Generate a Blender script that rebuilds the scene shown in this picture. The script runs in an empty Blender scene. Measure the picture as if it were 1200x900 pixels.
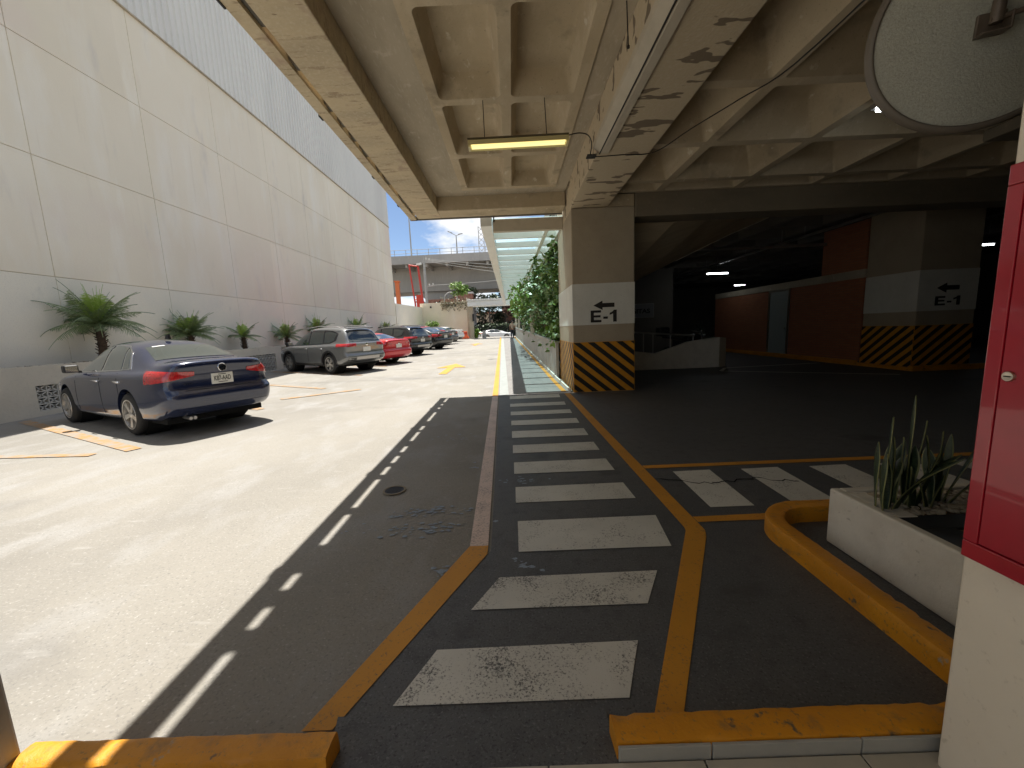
import bpy, bmesh, math, random
from mathutils import Vector, Matrix
from mathutils.bvhtree import BVHTree
random.seed(7)
SC = bpy.context.scene
COL = SC.collection
CAM_Z = 1.45
R = math.radians

# ------------------------------------------------------------------ materials
def mat(name, col, rough=.6, metal=0, spec=.5, noise=None, bump=None, coat=0, emit=None, trans=0, alpha=1, coords='Object'):
    """noise: list of (scale, color2, lo, hi, detail, stretch); bump: (scale, strength, distance)"""
    m = bpy.data.materials.new(name); m.use_nodes = True
    nt = m.node_tree; N = nt.nodes; L = nt.links
    b = N['Principled BSDF']
    b.inputs['Roughness'].default_value = rough
    b.inputs['Metallic'].default_value = metal
    b.inputs['Specular IOR Level'].default_value = spec
    b.inputs['Coat Weight'].default_value = coat
    b.inputs['Coat Roughness'].default_value = .03
    b.inputs['Alpha'].default_value = alpha
    b.inputs['Transmission Weight'].default_value = trans
    if emit:
        b.inputs['Emission Color'].default_value = (*emit[0], 1); b.inputs['Emission Strength'].default_value = emit[1]
    tc = N.new('ShaderNodeTexCoord')
    src = tc.outputs[coords]
    cur = None
    for (sc, c2, lo, hi, det, st) in (noise or []):
        mp = N.new('ShaderNodeMapping'); mp.inputs['Scale'].default_value = st
        mp.inputs['Location'].default_value = (sc * 1.7, sc * .3, sc)
        L.new(src, mp.inputs['Vector'])
        nz = N.new('ShaderNodeTexNoise'); nz.inputs['Scale'].default_value = sc; nz.inputs['Detail'].default_value = det
        nz.inputs['Roughness'].default_value = .6
        L.new(mp.outputs['Vector'], nz.inputs['Vector'])
        mr = N.new('ShaderNodeMapRange'); mr.inputs['From Min'].default_value = lo; mr.inputs['From Max'].default_value = hi
        L.new(nz.outputs['Fac'], mr.inputs['Value'])
        mx = N.new('ShaderNodeMix'); mx.data_type = 'RGBA'
        if cur is None: mx.inputs[6].default_value = (*col, 1)
        else: L.new(cur, mx.inputs[6])
        mx.inputs[7].default_value = (*c2, 1)
        L.new(mr.outputs['Result'], mx.inputs[0]); cur = mx.outputs[2]
    if cur is None: b.inputs['Base Color'].default_value = (*col, 1)
    else: L.new(cur, b.inputs['Base Color'])
    if bump:
        nz = N.new('ShaderNodeTexNoise'); nz.inputs['Scale'].default_value = bump[0]; nz.inputs['Detail'].default_value = 6
        nz.inputs['Roughness'].default_value = .65
        L.new(src, nz.inputs['Vector'])
        bp = N.new('ShaderNodeBump'); bp.inputs['Strength'].default_value = bump[1]; bp.inputs['Distance'].default_value = bump[2]
        L.new(nz.outputs['Fac'], bp.inputs['Height']); L.new(bp.outputs['Normal'], b.inputs['Normal'])
    return m

S1 = (1, 1, 1)
M = {}
M['lot'] = mat('lot_concrete', (.262, .245, .213), .85, noise=[(.30, (.20, .187, .163), .42, .66, 6, S1), (2.2, (.29, .282, .268), .5, .75, 8, (1, .5, 1)), (75, (.16, .152, .138), .55, .74, 3, S1), (60, (.38, .365, .335), .58, .78, 3, (1, 1.3, 1)), (.8, (.155, .147, .134), .60, .80, 8, (.5, 1, 1)), (9, (.30, .288, .265), .60, .78, 9, (.35, 1.6, 1)), (.45, (.13, .125, .118), .66, .72, 7, (1, .6, 1))], bump=(60, .6, .006))
M['asphalt'] = mat('painted_asphalt', (.084, .086, .090), .60, noise=[(.7, (.108, .109, .112), .4, .7, 6, S1), (9, (.064, .065, .068), .5, .7, 8, S1), (85, (.165, .166, .17), .56, .72, 3, S1), (3.2, (.16, .162, .165), .66, .80, 10, S1), (95, (.030, .031, .033), .55, .70, 3, S1), (.9, (.05, .051, .053), .62, .70, 8, (1, 1.8, 1))], bump=(110, .7, .004))
M['shade_slab'] = mat('dark_sealed_concrete', (.085, .085, .089), .62, noise=[(.9, (.066, .066, .07), .4, .7, 6, S1), (9, (.06, .06, .063), .5, .7, 8, S1), (120, (.13, .13, .13), .58, .72, 2, S1), (2.4, (.16, .19, .24), .68, .76, 12, (1, 2, 1))], bump=(160, .5, .004))
M['walk'] = mat('grey_walk_paint', (.225, .215, .205), .7, noise=[(1.5, (.18, .172, .165), .4, .7, 6, (3, .6, 1)), (30, (.17, .19, .19), .55, .75, 6, S1)], bump=(90, .3, .003))
M['walk_light'] = mat('pale_walk_tile', (.29, .31, .30), .6, noise=[(6, (.24, .26, .25), .45, .7, 6, S1)])
def worn_patchy(name, c, under, lo, hi, fine, patch, amt):
    m = mat(name, c, .6, noise=[(1.4, tuple(x * .84 for x in c), .4, .7, 6, S1)], bump=(120, .3, .003)); N = m.node_tree.nodes; L = m.node_tree.links; b = N['Principled BSDF']
    tc = N.new('ShaderNodeTexCoord'); a = N.new('ShaderNodeTexNoise'); a.inputs['Scale'].default_value = fine; a.inputs['Detail'].default_value = 4; a.inputs['Roughness'].default_value = .7
    p = N.new('ShaderNodeTexNoise'); p.inputs['Scale'].default_value = patch; p.inputs['Detail'].default_value = 5
    L.new(tc.outputs['Object'], a.inputs['Vector']); L.new(tc.outputs['Object'], p.inputs['Vector'])
    ma = N.new('ShaderNodeMath'); ma.operation = 'MULTIPLY_ADD'; L.new(p.outputs['Fac'], ma.inputs[0]); ma.inputs[1].default_value = amt; L.new(a.outputs['Fac'], ma.inputs[2])
    mr = N.new('ShaderNodeMapRange'); mr.inputs['From Min'].default_value = lo + amt * .5; mr.inputs['From Max'].default_value = hi + amt * .5; L.new(ma.outputs[0], mr.inputs['Value'])
    mx = N.new('ShaderNodeMix'); mx.data_type = 'RGBA'; old = b.inputs['Base Color'].links[0].from_socket; L.new(mr.outputs[0], mx.inputs[0]); L.new(old, mx.inputs[6]); mx.inputs[7].default_value = (*under, 1); L.new(mx.outputs[2], b.inputs['Base Color'])
    return m
def worn(name, c, under=(.06, .06, .06), lo=.62, hi=.7, sc=28, rough=.6):
    return mat(name, c, rough, noise=[(1.2, tuple(x * .82 for x in c), .4, .7, 6, S1), (sc, under, lo, hi, 10, S1), (260, under, lo + .0, hi + .04, 2, S1)], bump=(120, .3, .003))
M['zebra'] = worn_patchy('worn_white_paint', (.64, .63, .58), (.14, .138, .135), .58, .70, 90, 5, .45)
M['zebra_near'] = worn_patchy('worn_white_paint_speckled', (.64, .625, .565), (.10, .097, .093), .535, .66, 110, 4.5, .55)
M['yline'] = worn_patchy('ochre_line_paint', (.60, .27, .022), (.19, .12, .06), .58, .74, 70, 5, .4)
M['yline_worn'] = worn_patchy('faded_orange_line_paint', (.70, .55, .47), (.33, .26, .23), .50, .68, 60, 4, .4)
M['yline_old'] = mat('ghost_line_paint', (.37, .195, .06), .8, noise=[(5, (.265, .235, .195), .40, .60, 8, S1), (60, (.22, .2, .18), .55, .7, 3, S1)])
M['kerb'] = mat('yellow_kerb_paint', (.66, .275, .010), .5, noise=[(3, (.52, .205, .010), .4, .7, 6, S1), (9, (.34, .17, .04), .58, .72, 9, (1, 1, 2)), (13, (.13, .095, .06), .62, .68, 10, S1), (60, (.30, .17, .05), .60, .72, 4, S1), (5, (.36, .30, .22), .68, .71, 10, S1)], bump=(34, .6, .008))
M['tile'] = mat('cream_floor_tile', (.50, .47, .40), .35, noise=[(4, (.44, .41, .35), .4, .7, 6, S1)])
M['tile_riser'] = mat('grey_riser_tile', (.40, .40, .37), .4, noise=[(5, (.32, .32, .30), .4, .7, 6, S1)])
M['post_grey'] = mat('dark_grey_post_paint', (.34, .33, .325), .5)
M['flecks'] = mat('pale_blue_paint_flecks', (.27, .33, .40), .7, noise=[(40, (.17, .19, .22), .45, .7, 4, S1)])
M['grout_soft'] = mat('worn_joint_filler', (.17, .165, .155), .9)
M['grout'] = mat('dark_grout', (.03, .03, .028), .9)
CON = (.54, .45, .315)
M['con'] = mat('raw_concrete', CON, .9, noise=[(.8, (.46, .375, .25), .4, .7, 8, S1), (5, (.61, .52, .38), .52, .75, 8, (1, .4, 1)), (22, (.36, .30, .215), .62, .75, 6, S1), (1.7, (.30, .25, .18), .58, .74, 10, S1), (7, (.66, .60, .48), .63, .70, 8, (1, .5, 1)), (48, (.36, .31, .23), .62, .72, 4, S1)], bump=(25, .35, .012))
M['con_smooth'] = mat('smooth_concrete_slab', (.46, .40, .305), .9, noise=[(1.2, (.37, .32, .24), .4, .7, 8, (3, 1, 1)), (9, (.53, .475, .39), .55, .75, 8, (4, 1, 1)), (2.5, (.56, .5, .41), .62, .68, 8, S1)], bump=(30, .25, .008))
M['con_board'] = mat('streaked_beam_concrete', (.60, .50, .34), .9, noise=[(1.3, (.48, .40, .28), .42, .66, 8, (.6, 2, 1)), (4.5, (.40, .31, .21), .57, .63, 5, (.45, 2.2, 1)), (26, (.64, .56, .42), .5, .75, 8, S1), (2.2, (.46, .35, .26), .58, .66, 9, S1), (11, (.30, .23, .15), .64, .68, 8, (.5, 2, 1))], bump=(22, .5, .014))
M['con_patch'] = mat('mottled_beam_concrete', (.57, .475, .33), .9, noise=[(24, (.62, .54, .41), .5, .75, 8, S1), (3.4, (.21, .165, .115), .585, .60, 2.5, (.55, 1.5, 1))], bump=(35, .6, .014))
M['con_grey'] = mat('grey_bridge_concrete', (.44, .415, .375), .9, noise=[(.25, (.35, .33, .30), .4, .7, 8, (1, 1, .3)), (2, (.50, .475, .43), .55, .8, 8, (2, 2, .4))], bump=(4, .4, .05))
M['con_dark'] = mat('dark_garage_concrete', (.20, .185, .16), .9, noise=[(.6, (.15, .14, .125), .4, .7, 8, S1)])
M['wallplaster'] = mat('beige_panel_plaster', (.87, .79, .635), .8, noise=[(.22, (.82, .735, .575), .4, .65, 6, (1, 1, .7)), (1.1, (.69, .63, .55), .6, .8, 9, (1, 1, .35)), (.5, (.89, .84, .73), .52, .75, 8, (1, 1.5, .4)), (60, (.75, .695, .61), .55, .8, 3, S1), (3.5, (.76, .68, .54), .60, .78, 9, (1, 1, .07)), (1.6, (.89, .83, .70), .60, .75, 8, (1, 1, .2)), (.16, (.80, .675, .57), .56, .72, 4, S1)], bump=(18, .25, .012))
def panel_vary(m, amt):
    N = m.node_tree.nodes; L = m.node_tree.links; b = N['Principled BSDF']; tc = N.new('ShaderNodeTexCoord'); mp = N.new('ShaderNodeMapping'); mp.inputs['Scale'].default_value = (.001, 1 / 3.2, 1 / 2.73); mp.inputs['Location'].default_value = (0, (18 - 38.2) / 3.2 + 40, -3.2 / 2.73 + 10)
    L.new(tc.outputs['Object'], mp.inputs['Vector']); fl = N.new('ShaderNodeVectorMath'); fl.operation = 'FLOOR'; L.new(mp.outputs[0], fl.inputs[0])
    wn = N.new('ShaderNodeTexWhiteNoise'); wn.noise_dimensions = '3D'; L.new(fl.outputs[0], wn.inputs['Vector'])
    mr = N.new('ShaderNodeMapRange'); mr.inputs['To Min'].default_value = 1 - amt; mr.inputs['To Max'].default_value = 1.0; L.new(wn.outputs['Value'], mr.inputs['Value'])
    old = b.inputs['Base Color'].links[0].from_socket; mx = N.new('ShaderNodeMix'); mx.data_type = 'RGBA'; mx.blend_type = 'MULTIPLY'; mx.inputs[0].default_value = 1; L.new(old, mx.inputs[6]); L.new(mr.outputs[0], mx.inputs[7]); L.new(mx.outputs[2], b.inputs['Base Color'])
panel_vary(M['wallplaster'], .07)
M['wall_lower'] = mat('pale_lower_plaster', (.87, .805, .655), .75, noise=[(.35, (.77, .725, .62), .4, .65, 6, S1), (.9, (.50, .465, .41), .64, .84, 9, (1, 1, .6)), (50, (.62, .58, .5), .55, .8, 3, S1)], bump=(18, .25, .01))
M['joint'] = mat('panel_joint_shadow_gap', (.62, .56, .46), .9)
M['ramp_con'] = mat('lightened_board_marked_concrete', (.72, .60, .42), .9, noise=[(1.6, (.60, .49, .33), .42, .66, 8, (.3, 2.5, 1)), (12, (.78, .67, .49), .55, .75, 8, (.4, 2, 1))], bump=(20, .4, .012))  # concrete lightened in place of light missing on the ramp soffit
M['girder'] = mat('darkened_girder_concrete', (.24, .20, .14), .9, noise=[(1.2, (.17, .14, .10), .4, .7, 8, (.4, 1, 1)), (14, (.3, .25, .18), .6, .8, 8, S1)], bump=(20, .4, .012))  # deck concrete darkened, putting the girder's deep shade into its colour
M['metal_clad'] = mat('galvanised_cladding', (.74, .72, .66), .55, 0, noise=[(.5, (.66, .64, .59), .4, .7, 6, (1, 1, .2))])
M['planter_con'] = mat('stained_planter_concrete', (.64, .58, .47), .9, noise=[(.8, (.55, .495, .40), .4, .68, 8, S1), (3, (.31, .275, .225), .62, .8, 9, (1, 1, .5)), (20, (.5, .45, .37), .55, .8, 6, S1)], bump=(16, .4, .012))
M['vent'] = mat('pale_breeze_block', (.50, .48, .43), .9, noise=[(9, (.38, .36, .31), .45, .7, 6, S1)])
M['black'] = mat('matt_black', (.012, .012, .013), .6)
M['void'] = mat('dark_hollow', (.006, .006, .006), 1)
M['soil'] = mat('dry_soil', (.12, .085, .055), 1, noise=[(6, (.22, .17, .11), .45, .7, 8, S1)], bump=(20, 1, .03))
M['plaster_white'] = mat('cream_wall_plaster', (.76, .69, .575), .8, noise=[(2, (.70, .63, .52), .4, .7, 8, S1), (30, (.54, .48, .38), .6, .75, 6, S1)], bump=(40, .35, .006))
M['room_wall'] = mat('lobby_wall_paint', (.82, .77, .68), .8)
M['planter_white'] = mat('white_planter_plaster', (.72, .68, .595), .85, noise=[(5, (.62, .58, .50), .4, .7, 8, S1), (28, (.40, .37, .31), .62, .74, 8, S1)], bump=(50, .5, .006))
M['stone'] = mat('pale_pebbles', (.40, .34, .25), .8, noise=[(14, (.52, .47, .38), .45, .65, 3, S1), (20, (.20, .15, .10), .6, .7, 3, S1)])
M['tray'] = mat('charcoal_tray', (.022, .024, .028), .55)
M['cab_red'] = mat('red_enamel', (.36, .006, .02), .30, spec=.5, coat=.6, noise=[(8, (.32, .006, .018), .45, .65, 4, S1)], bump=(14, .05, .004))
M['chrome'] = mat('chrome', (.75, .75, .76), .12, 1)
M['steel'] = mat('dull_steel', (.42, .41, .40), .4, .8)
M['brass'] = mat('lock_steel', (.55, .50, .42), .3, 1)
M['glass_dark'] = mat('tinted_car_glass', (.018, .026, .024), .03, spec=.9, coat=.6)
M['glass_pale'] = mat('grey_car_glass', (.03, .042, .038), .02, spec=1, coat=1)
M['mirror_back'] = mat('grey_fibreglass', (.38, .375, .315), .5, noise=[(170, (.31, .305, .255), .45, .62, 3, S1), (150, (.45, .445, .385), .56, .7, 3, S1), (5, (.33, .325, .27), .5, .75, 6, S1)], bump=(170, .8, .003))
M['mirror_rim'] = mat('brown_rubber_rim', (.12, .10, .078), .5)
M['mirror_iron'] = mat('brown_painted_bracket', (.13, .10, .075), .45, .2, noise=[(20, (.09, .07, .05), .5, .7, 4, S1)])
M['paint_white'] = mat('column_white_paint', (.72, .715, .66), .7, noise=[(3, (.66, .655, .60), .4, .7, 8, S1), (60, (.48, .47, .43), .6, .75, 3, S1)], bump=(50, .3, .004))
M['col_tan'] = mat('tan_column_concrete', (.43, .365, .27), .85, noise=[(2, (.38, .32, .235), .4, .7, 8, S1), (40, (.27, .23, .17), .6, .75, 6, S1)], bump=(40, .4, .006))
M['haz_y'] = mat('hazard_yellow', (.68, .30, .014), .6, noise=[(6, (.58, .25, .014), .4, .7, 8, S1), (50, (.3, .14, .02), .63, .75, 6, S1)])
M['haz_k'] = mat('hazard_black', (.012, .011, .010), .6, noise=[(20, (.03, .027, .022), .5, .8, 6, S1)])
M['brick'] = None
M['door_grey'] = mat('pale_grey_door', (.34, .38, .38), .5)
M['rubber'] = mat('tyre_rubber', (.018, .018, .018), .75, noise=[(30, (.035, .033, .03), .5, .7, 3, S1)])
M['alloy'] = mat('alloy_wheel', (.58, .56, .52), .32, .75)
M['red_lens'] = mat('red_lens', (.50, .006, .012), .1, spec=.8, coat=1, noise=[(26, (.30, .004, .008), .5, .56, 2, (1, 4, 1))])
M['clear_lens'] = mat('clear_lens', (.6, .62, .64), .08, spec=.9, coat=1, noise=[(14, (.12, .12, .13), .5, .6, 2, S1)])
M['plate'] = mat('plate_enamel', (.72, .71, .66), .4)
M['plate_ink'] = mat('plate_ink', (.05, .05, .045), .5)
M['trim_black'] = mat('black_plastic_trim', (.018, .018, .02), .45)
M['leaf_palm'] = mat('palm_leaf', (.22, .285, .12), .45, noise=[(2.2, (.14, .20, .10), .4, .6, 3, S1)])
M['leaf_palm_new'] = mat('young_palm_leaf', (.32, .45, .08), .5)
M['palm_trunk'] = mat('fibrous_palm_trunk', (.10, .066, .042), .95, noise=[(20, (.05, .032, .02), .45, .65, 6, (1, 1, 3))], bump=(30, 1, .03))
def leafmat(name, a, b, c, rough=.45):
    m = mat(name, a, rough, noise=[(1.3, b, .4, .62, 4, S1), (6, c, .52, .72, 3, S1)])
    return m
M['leaf_vine'] = leafmat('vine_leaf', (.12, .20, .05), (.075, .135, .04), (.20, .30, .075), .35)
M['leaf_vine_new'] = leafmat('fresh_vine_leaf', (.17, .30, .035), (.12, .22, .03), (.22, .36, .06), .4)
M['vine_stem'] = mat('brown_vine_stem', (.13, .095, .06), .9)
M['leaf_tree'] = leafmat('tree_leaf', (.07, .10, .045), (.045, .07, .035), (.10, .13, .06))
M['leaf_tree_red'] = leafmat('reddish_tree_leaf', (.16, .075, .055), (.10, .06, .04), (.2, .1, .07))
M['leaf_young'] = leafmat('bright_sapling_leaf', (.22, .36, .07), (.15, .27, .05), (.3, .42, .12))
M['leaf_dry'] = leafmat('dry_climber_leaf', (.27, .24, .15), (.17, .17, .08), (.36, .28, .19))
M['bark'] = mat('grey_bark', (.11, .09, .07), .95, noise=[(10, (.06, .05, .04), .45, .65, 6, S1)])
M['snake'] = mat('snake_leaf_green', (.036, .062, .027), .4, noise=[(26, (.018, .034, .016), .48, .6, 4, (1, 1, 5))])
M['snake_edge'] = mat('snake_leaf_margin', (.24, .25, .10), .45)
M['canopy_white'] = mat('white_canopy_paint', (.80, .81, .78), .45, noise=[(3, (.74, .75, .72), .45, .7, 6, S1)])
M['cream_beam'] = mat('cream_beam_paint', (.56, .50, .40), .7, noise=[(3, (.48, .43, .34), .45, .7, 6, S1)])
M['rail_panel'] = mat('grey_rail_panel', (.42, .41, .38), .7, noise=[(3, (.35, .34, .31), .4, .7, 6, (1, 1, .3))])
M['cream_post'] = mat('cream_post_paint', (.62, .58, .48), .7)
M['red_steel'] = mat('red_painted_steel', (.50, .045, .03), .45)
M['orange_steel'] = mat('orange_painted_steel', (.52, .14, .05), .6)
M['orange_plastic'] = mat('orange_plastic', (.80, .13, .04), .45)
M['pole_grey'] = mat('grey_pole_concrete', (.38, .38, .36), .8)
M['wire'] = mat('black_cable', (.015, .013, .012), .6)
M['pipe'] = mat('pale_conduit', (.40, .35, .27), .6)
M['lamp_body'] = mat('cream_lamp_housing', (.72, .64, .34), .5)
M['lamp_dark'] = mat('lamp_top_plate', (.12, .10, .06), .6)
M['tube_warm'] = mat('warm_fluorescent_tube', (.9, .86, .5), .4, emit=((1, .86, .38), .5))
M['tube_cold'] = mat('cold_fluorescent_tube', (.9, .95, 1), .4, emit=((.92, .98, 1), 8.0))
M['skin'] = mat('skin', (.30, .17, .11), .6)
M['shirt'] = mat('beige_shirt_cloth', (.44, .36, .28), .9)
M['trousers'] = mat('dark_blue_trouser_cloth', (.03, .036, .05), .9)
M['hair'] = mat('dark_hair', (.015, .012, .01), .7)
M['house_white'] = mat('white_house_plaster', (.66, .60, .56), .8)
M['house_brick'] = mat('red_house_brick', (.30, .13, .09), .85, noise=[(3, (.38, .2, .14), .45, .7, 6, S1)])
M['sign_grey'] = mat('pale_sign_board', (.25, .26, .27), .6)
M['helmet'] = mat('orange_helmet_paint', (.45, .14, .06), .3)
M['void_black'] = M['void']

def glass_mat():
    m = bpy.data.materials.new('teal_roof_glass'); m.use_nodes = True
    N = m.node_tree.nodes; L = m.node_tree.links
    for n in list(N): N.remove(n)
    o = N.new('ShaderNodeOutputMaterial'); mx = N.new('ShaderNodeMixShader'); t = N.new('ShaderNodeBsdfTransparent'); g = N.new('ShaderNodeBsdfGlossy')
    d = N.new('ShaderNodeBsdfTranslucent'); mx2 = N.new('ShaderNodeMixShader')
    t.inputs['Color'].default_value = (.80, .94, .955, 1); g.inputs['Roughness'].default_value = .05
    d.inputs['Color'].default_value = (.78, .86, .86, 1)
    mx.inputs['Fac'].default_value = .15; mx2.inputs['Fac'].default_value = .08
    L.new(t.outputs[0], mx.inputs[1]); L.new(d.outputs[0], mx.inputs[2])
    L.new(mx.outputs[0], mx2.inputs[1]); L.new(g.outputs[0], mx2.inputs[2]); L.new(mx2.outputs[0], o.inputs['Surface'])
    return m
M['roof_glass'] = glass_mat()

def brick_mat(name, c1, c2, mortar):
    m = mat(name, c1, .9)
    N = m.node_tree.nodes; L = m.node_tree.links
    tc = N.new('ShaderNodeTexCoord'); sp = N.new('ShaderNodeSeparateXYZ'); cb = N.new('ShaderNodeCombineXYZ')
    L.new(tc.outputs['Object'], sp.inputs[0])
    ad = N.new('ShaderNodeMath'); ad.operation = 'ADD'
    L.new(sp.outputs['X'], ad.inputs[0]); L.new(sp.outputs['Y'], ad.inputs[1])
    L.new(ad.outputs[0], cb.inputs['X']); L.new(sp.outputs['Z'], cb.inputs['Y'])
    br = N.new('ShaderNodeTexBrick'); br.inputs['Scale'].default_value = 1
    br.inputs['Brick Width'].default_value = .26; br.inputs['Row Height'].default_value = .075; br.inputs['Mortar Size'].default_value = .008
    br.inputs['Color1'].default_value = (*c1, 1); br.inputs['Color2'].default_value = (*c2, 1); br.inputs['Mortar'].default_value = (*mortar, 1)
    L.new(cb.outputs[0], br.inputs['Vector']); L.new(br.outputs['Color'], N['Principled BSDF'].inputs['Base Color'])
    return m
M['brick'] = brick_mat('orange_brick', (.40, .15, .07), (.35, .125, .06), (.27, .135, .08))

def carpaint(name, c, rough=.28, metal=.3):
    return mat(name, c, rough, metal, coat=1, noise=[(400, tuple(min(1, x * 1.25) for x in c), .5, .7, 1, S1)])
M['p_blue'] = carpaint('navy_car_paint', (.014, .021, .056), .20, .15)
M['p_grey'] = carpaint('gunmetal_car_paint', (.20, .205, .205), .3, .55)
M['p_red'] = carpaint('red_car_paint', (.55, .012, .022), .28, .1)
M['p_black'] = carpaint('black_car_paint', (.014, .015, .016), .25, .1)
M['p_dark'] = carpaint('charcoal_car_paint', (.03, .032, .04), .25, .3)
M['p_silver'] = carpaint('silver_car_paint', (.5, .5, .5), .3, .5)
M['p_white'] = carpaint('white_car_paint', (.75, .75, .74), .3, 0)

# ------------------------------------------------------------------ mesh building
class MB:
    def __init__(s): s.v = []; s.f = []; s.mi = []; s.cur = 0
    def add(s, vs, fs):
        o = len(s.v); s.v += [tuple(p) for p in vs]
        for f in fs: s.f.append([o + i for i in f]); s.mi.append(s.cur)
        return s
    def box(s, x0, x1, y0, y1, z0, z1):
        return s.add([(x0, y0, z0), (x1, y0, z0), (x1, y1, z0), (x0, y1, z0), (x0, y0, z1), (x1, y0, z1), (x1, y1, z1), (x0, y1, z1)],
                     [(0, 3, 2, 1), (4, 5, 6, 7), (0, 1, 5, 4), (1, 2, 6, 5), (2, 3, 7, 6), (3, 0, 4, 7)])
    def obox(s, c, ax, ay, az, hx, hy, hz):
        c = Vector(c); ax = Vector(ax).normalized() * hx; ay = Vector(ay).normalized() * hy; az = Vector(az).normalized() * hz
        P = [c + a * ax + b * ay + d * az for d in (-1, 1) for (a, b) in ((-1, -1), (1, -1), (1, 1), (-1, 1))]
        return s.add(P, [(0, 3, 2, 1), (4, 5, 6, 7), (0, 1, 5, 4), (1, 2, 6, 5), (2, 3, 7, 6), (3, 0, 4, 7)])
    def prism(s, poly, d):
        """poly: list of 3d points (one planar face); extruded by vector d"""
        n = len(poly); d = Vector(d); a = [Vector(p) for p in poly]; b = [p + d for p in a]
        fs = [tuple(range(n - 1, -1, -1)), tuple(range(n, 2 * n))] + [(i, (i + 1) % n, n + (i + 1) % n, n + i) for i in range(n)]
        return s.add(a + b, fs)
    def face(s, pts): return s.add(pts, [tuple(range(len(pts)))])
    def tube(s, pts, r, n=8, cap=True):
        pts = [Vector(p) for p in pts]; rs = r if isinstance(r, (list, tuple)) else [r] * len(pts)
        vs = []; up = Vector((0, 0, 1)); u = None
        for i, p in enumerate(pts):
            t = (pts[min(i + 1, len(pts) - 1)] - pts[max(i - 1, 0)]).normalized()
            if u is None: u = t.cross(up) if abs(t.dot(up)) < .95 else t.cross(Vector((1, 0, 0)))
            u = (u - t * u.dot(t)).normalized()
            w = t.cross(u)
            for k in range(n):
                a = 2 * math.pi * k / n; vs.append(p + (u * math.cos(a) + w * math.sin(a)) * rs[i])
        fs = [(i * n + k, i * n + (k + 1) % n, (i + 1) * n + (k + 1) % n, (i + 1) * n + k) for i in range(len(pts) - 1) for k in range(n)]
        if cap: fs += [tuple(range(n - 1, -1, -1)), tuple((len(pts) - 1) * n + k for k in range(n))]
        return s.add(vs, fs)
    def lathe(s, prof, mtx, n=32, close=False):
        """prof: (r, h) pairs about local z of mtx"""
        vs = [mtx @ Vector((r * math.cos(2 * math.pi * k / n), r * math.sin(2 * math.pi * k / n), h)) for (r, h) in prof for k in range(n)]
        m = len(prof)
        fs = [(i * n + k, i * n + (k + 1) % n, ((i + 1) % m) * n + (k + 1) % n, ((i + 1) % m) * n + k) for i in range(m if close else m - 1) for k in range(n)]
        return s.add(vs, fs)
    def build(s, name, m, parent=None, smooth=None, bevel=0, recalc=False, origin=None, seg=2):
        me = bpy.data.meshes.new(name)
        off = Vector(origin) if origin else (Vector(parent.location) if (parent is not None and parent.get('_static')) else Vector((0, 0, 0)))
        if parent is not None and parent.get('_off'): off = Vector(parent['_off'])
        me.from_pydata([tuple(Vector(p) - off) for p in s.v], [], s.f)
        ms = m if isinstance(m, (list, tuple)) else [m]
        for x in ms: me.materials.append(M[x] if isinstance(x, str) else x)
        if len(ms) > 1: me.polygons.foreach_set('material_index', s.mi)
        if recalc:
            b = bmesh.new(); b.from_mesh(me); bmesh.ops.recalc_face_normals(b, faces=b.faces); b.to_mesh(me); b.free()
        if smooth:
            me.polygons.foreach_set('use_smooth', [True] * len(me.polygons)); me.set_sharp_from_angle(angle=R(smooth))
        me.update()
        o = bpy.data.objects.new(name, me); COL.objects.link(o)
        if parent is not None:
            o.parent = parent
            o['_off'] = tuple(off)
        elif origin: o.location = off
        if bevel:
            bv = o.modifiers.new('edge', 'BEVEL'); bv.width = bevel; bv.segments = seg; bv.limit_method = 'ANGLE'; bv.angle_limit = R(40)
        return o

def tag(o, label=None, cat=None, group=None, kind=None):
    if label: o['label'] = label
    if cat: o['category'] = cat
    if group: o['group'] = group
    if kind: o['kind'] = kind
    return o
def thing(name, label, cat, loc=(0, 0, 0), group=None, kind=None, rotz=0):
    o = bpy.data.objects.new(name, None); COL.objects.link(o); o.location = loc; o.rotation_euler = (0, 0, rotz)
    o.empty_display_size = .2
    if rotz == 0: o['_static'] = 1
    else: o['_off'] = (0., 0., 0.)
    return tag(o, label, cat, group, kind)
def struct(name, mb, m, label=None, **k):
    o = mb.build(name, m, **k); o['kind'] = 'structure'
    if label: o['label'] = label; o['category'] = name.split('.')[0].replace('_', ' ')
    return o
def text_mesh(body, size, extrude, bold=0, width=None):
    """returns (verts, faces) of flat lettering in XZ, origin lower left"""
    cu = bpy.data.curves.new('lettering_source', 'FONT'); cu.body = body; cu.size = size; cu.extrude = extrude; cu.offset = bold
    ob = bpy.data.objects.new('lettering_source', cu); COL.objects.link(ob)
    dg = bpy.context.evaluated_depsgraph_get(); me = ob.evaluated_get(dg).to_mesh()
    vs = [v.co.copy() for v in me.vertices]; fs = [tuple(p.vertices) for p in me.polygons]
    ob.evaluated_get(dg).to_mesh_clear(); bpy.data.objects.remove(ob); bpy.data.curves.remove(cu)
    x0 = min(v.x for v in vs); x1 = max(v.x for v in vs); y0 = min(v.y for v in vs); y1 = max(v.y for v in vs)
    k = (width / (x1 - x0)) if width else 1
    return [Vector(((v.x - x0) * k, v.z, v.y - y0)) for v in vs], fs, (x1 - x0) * k, y1 - y0

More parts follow.
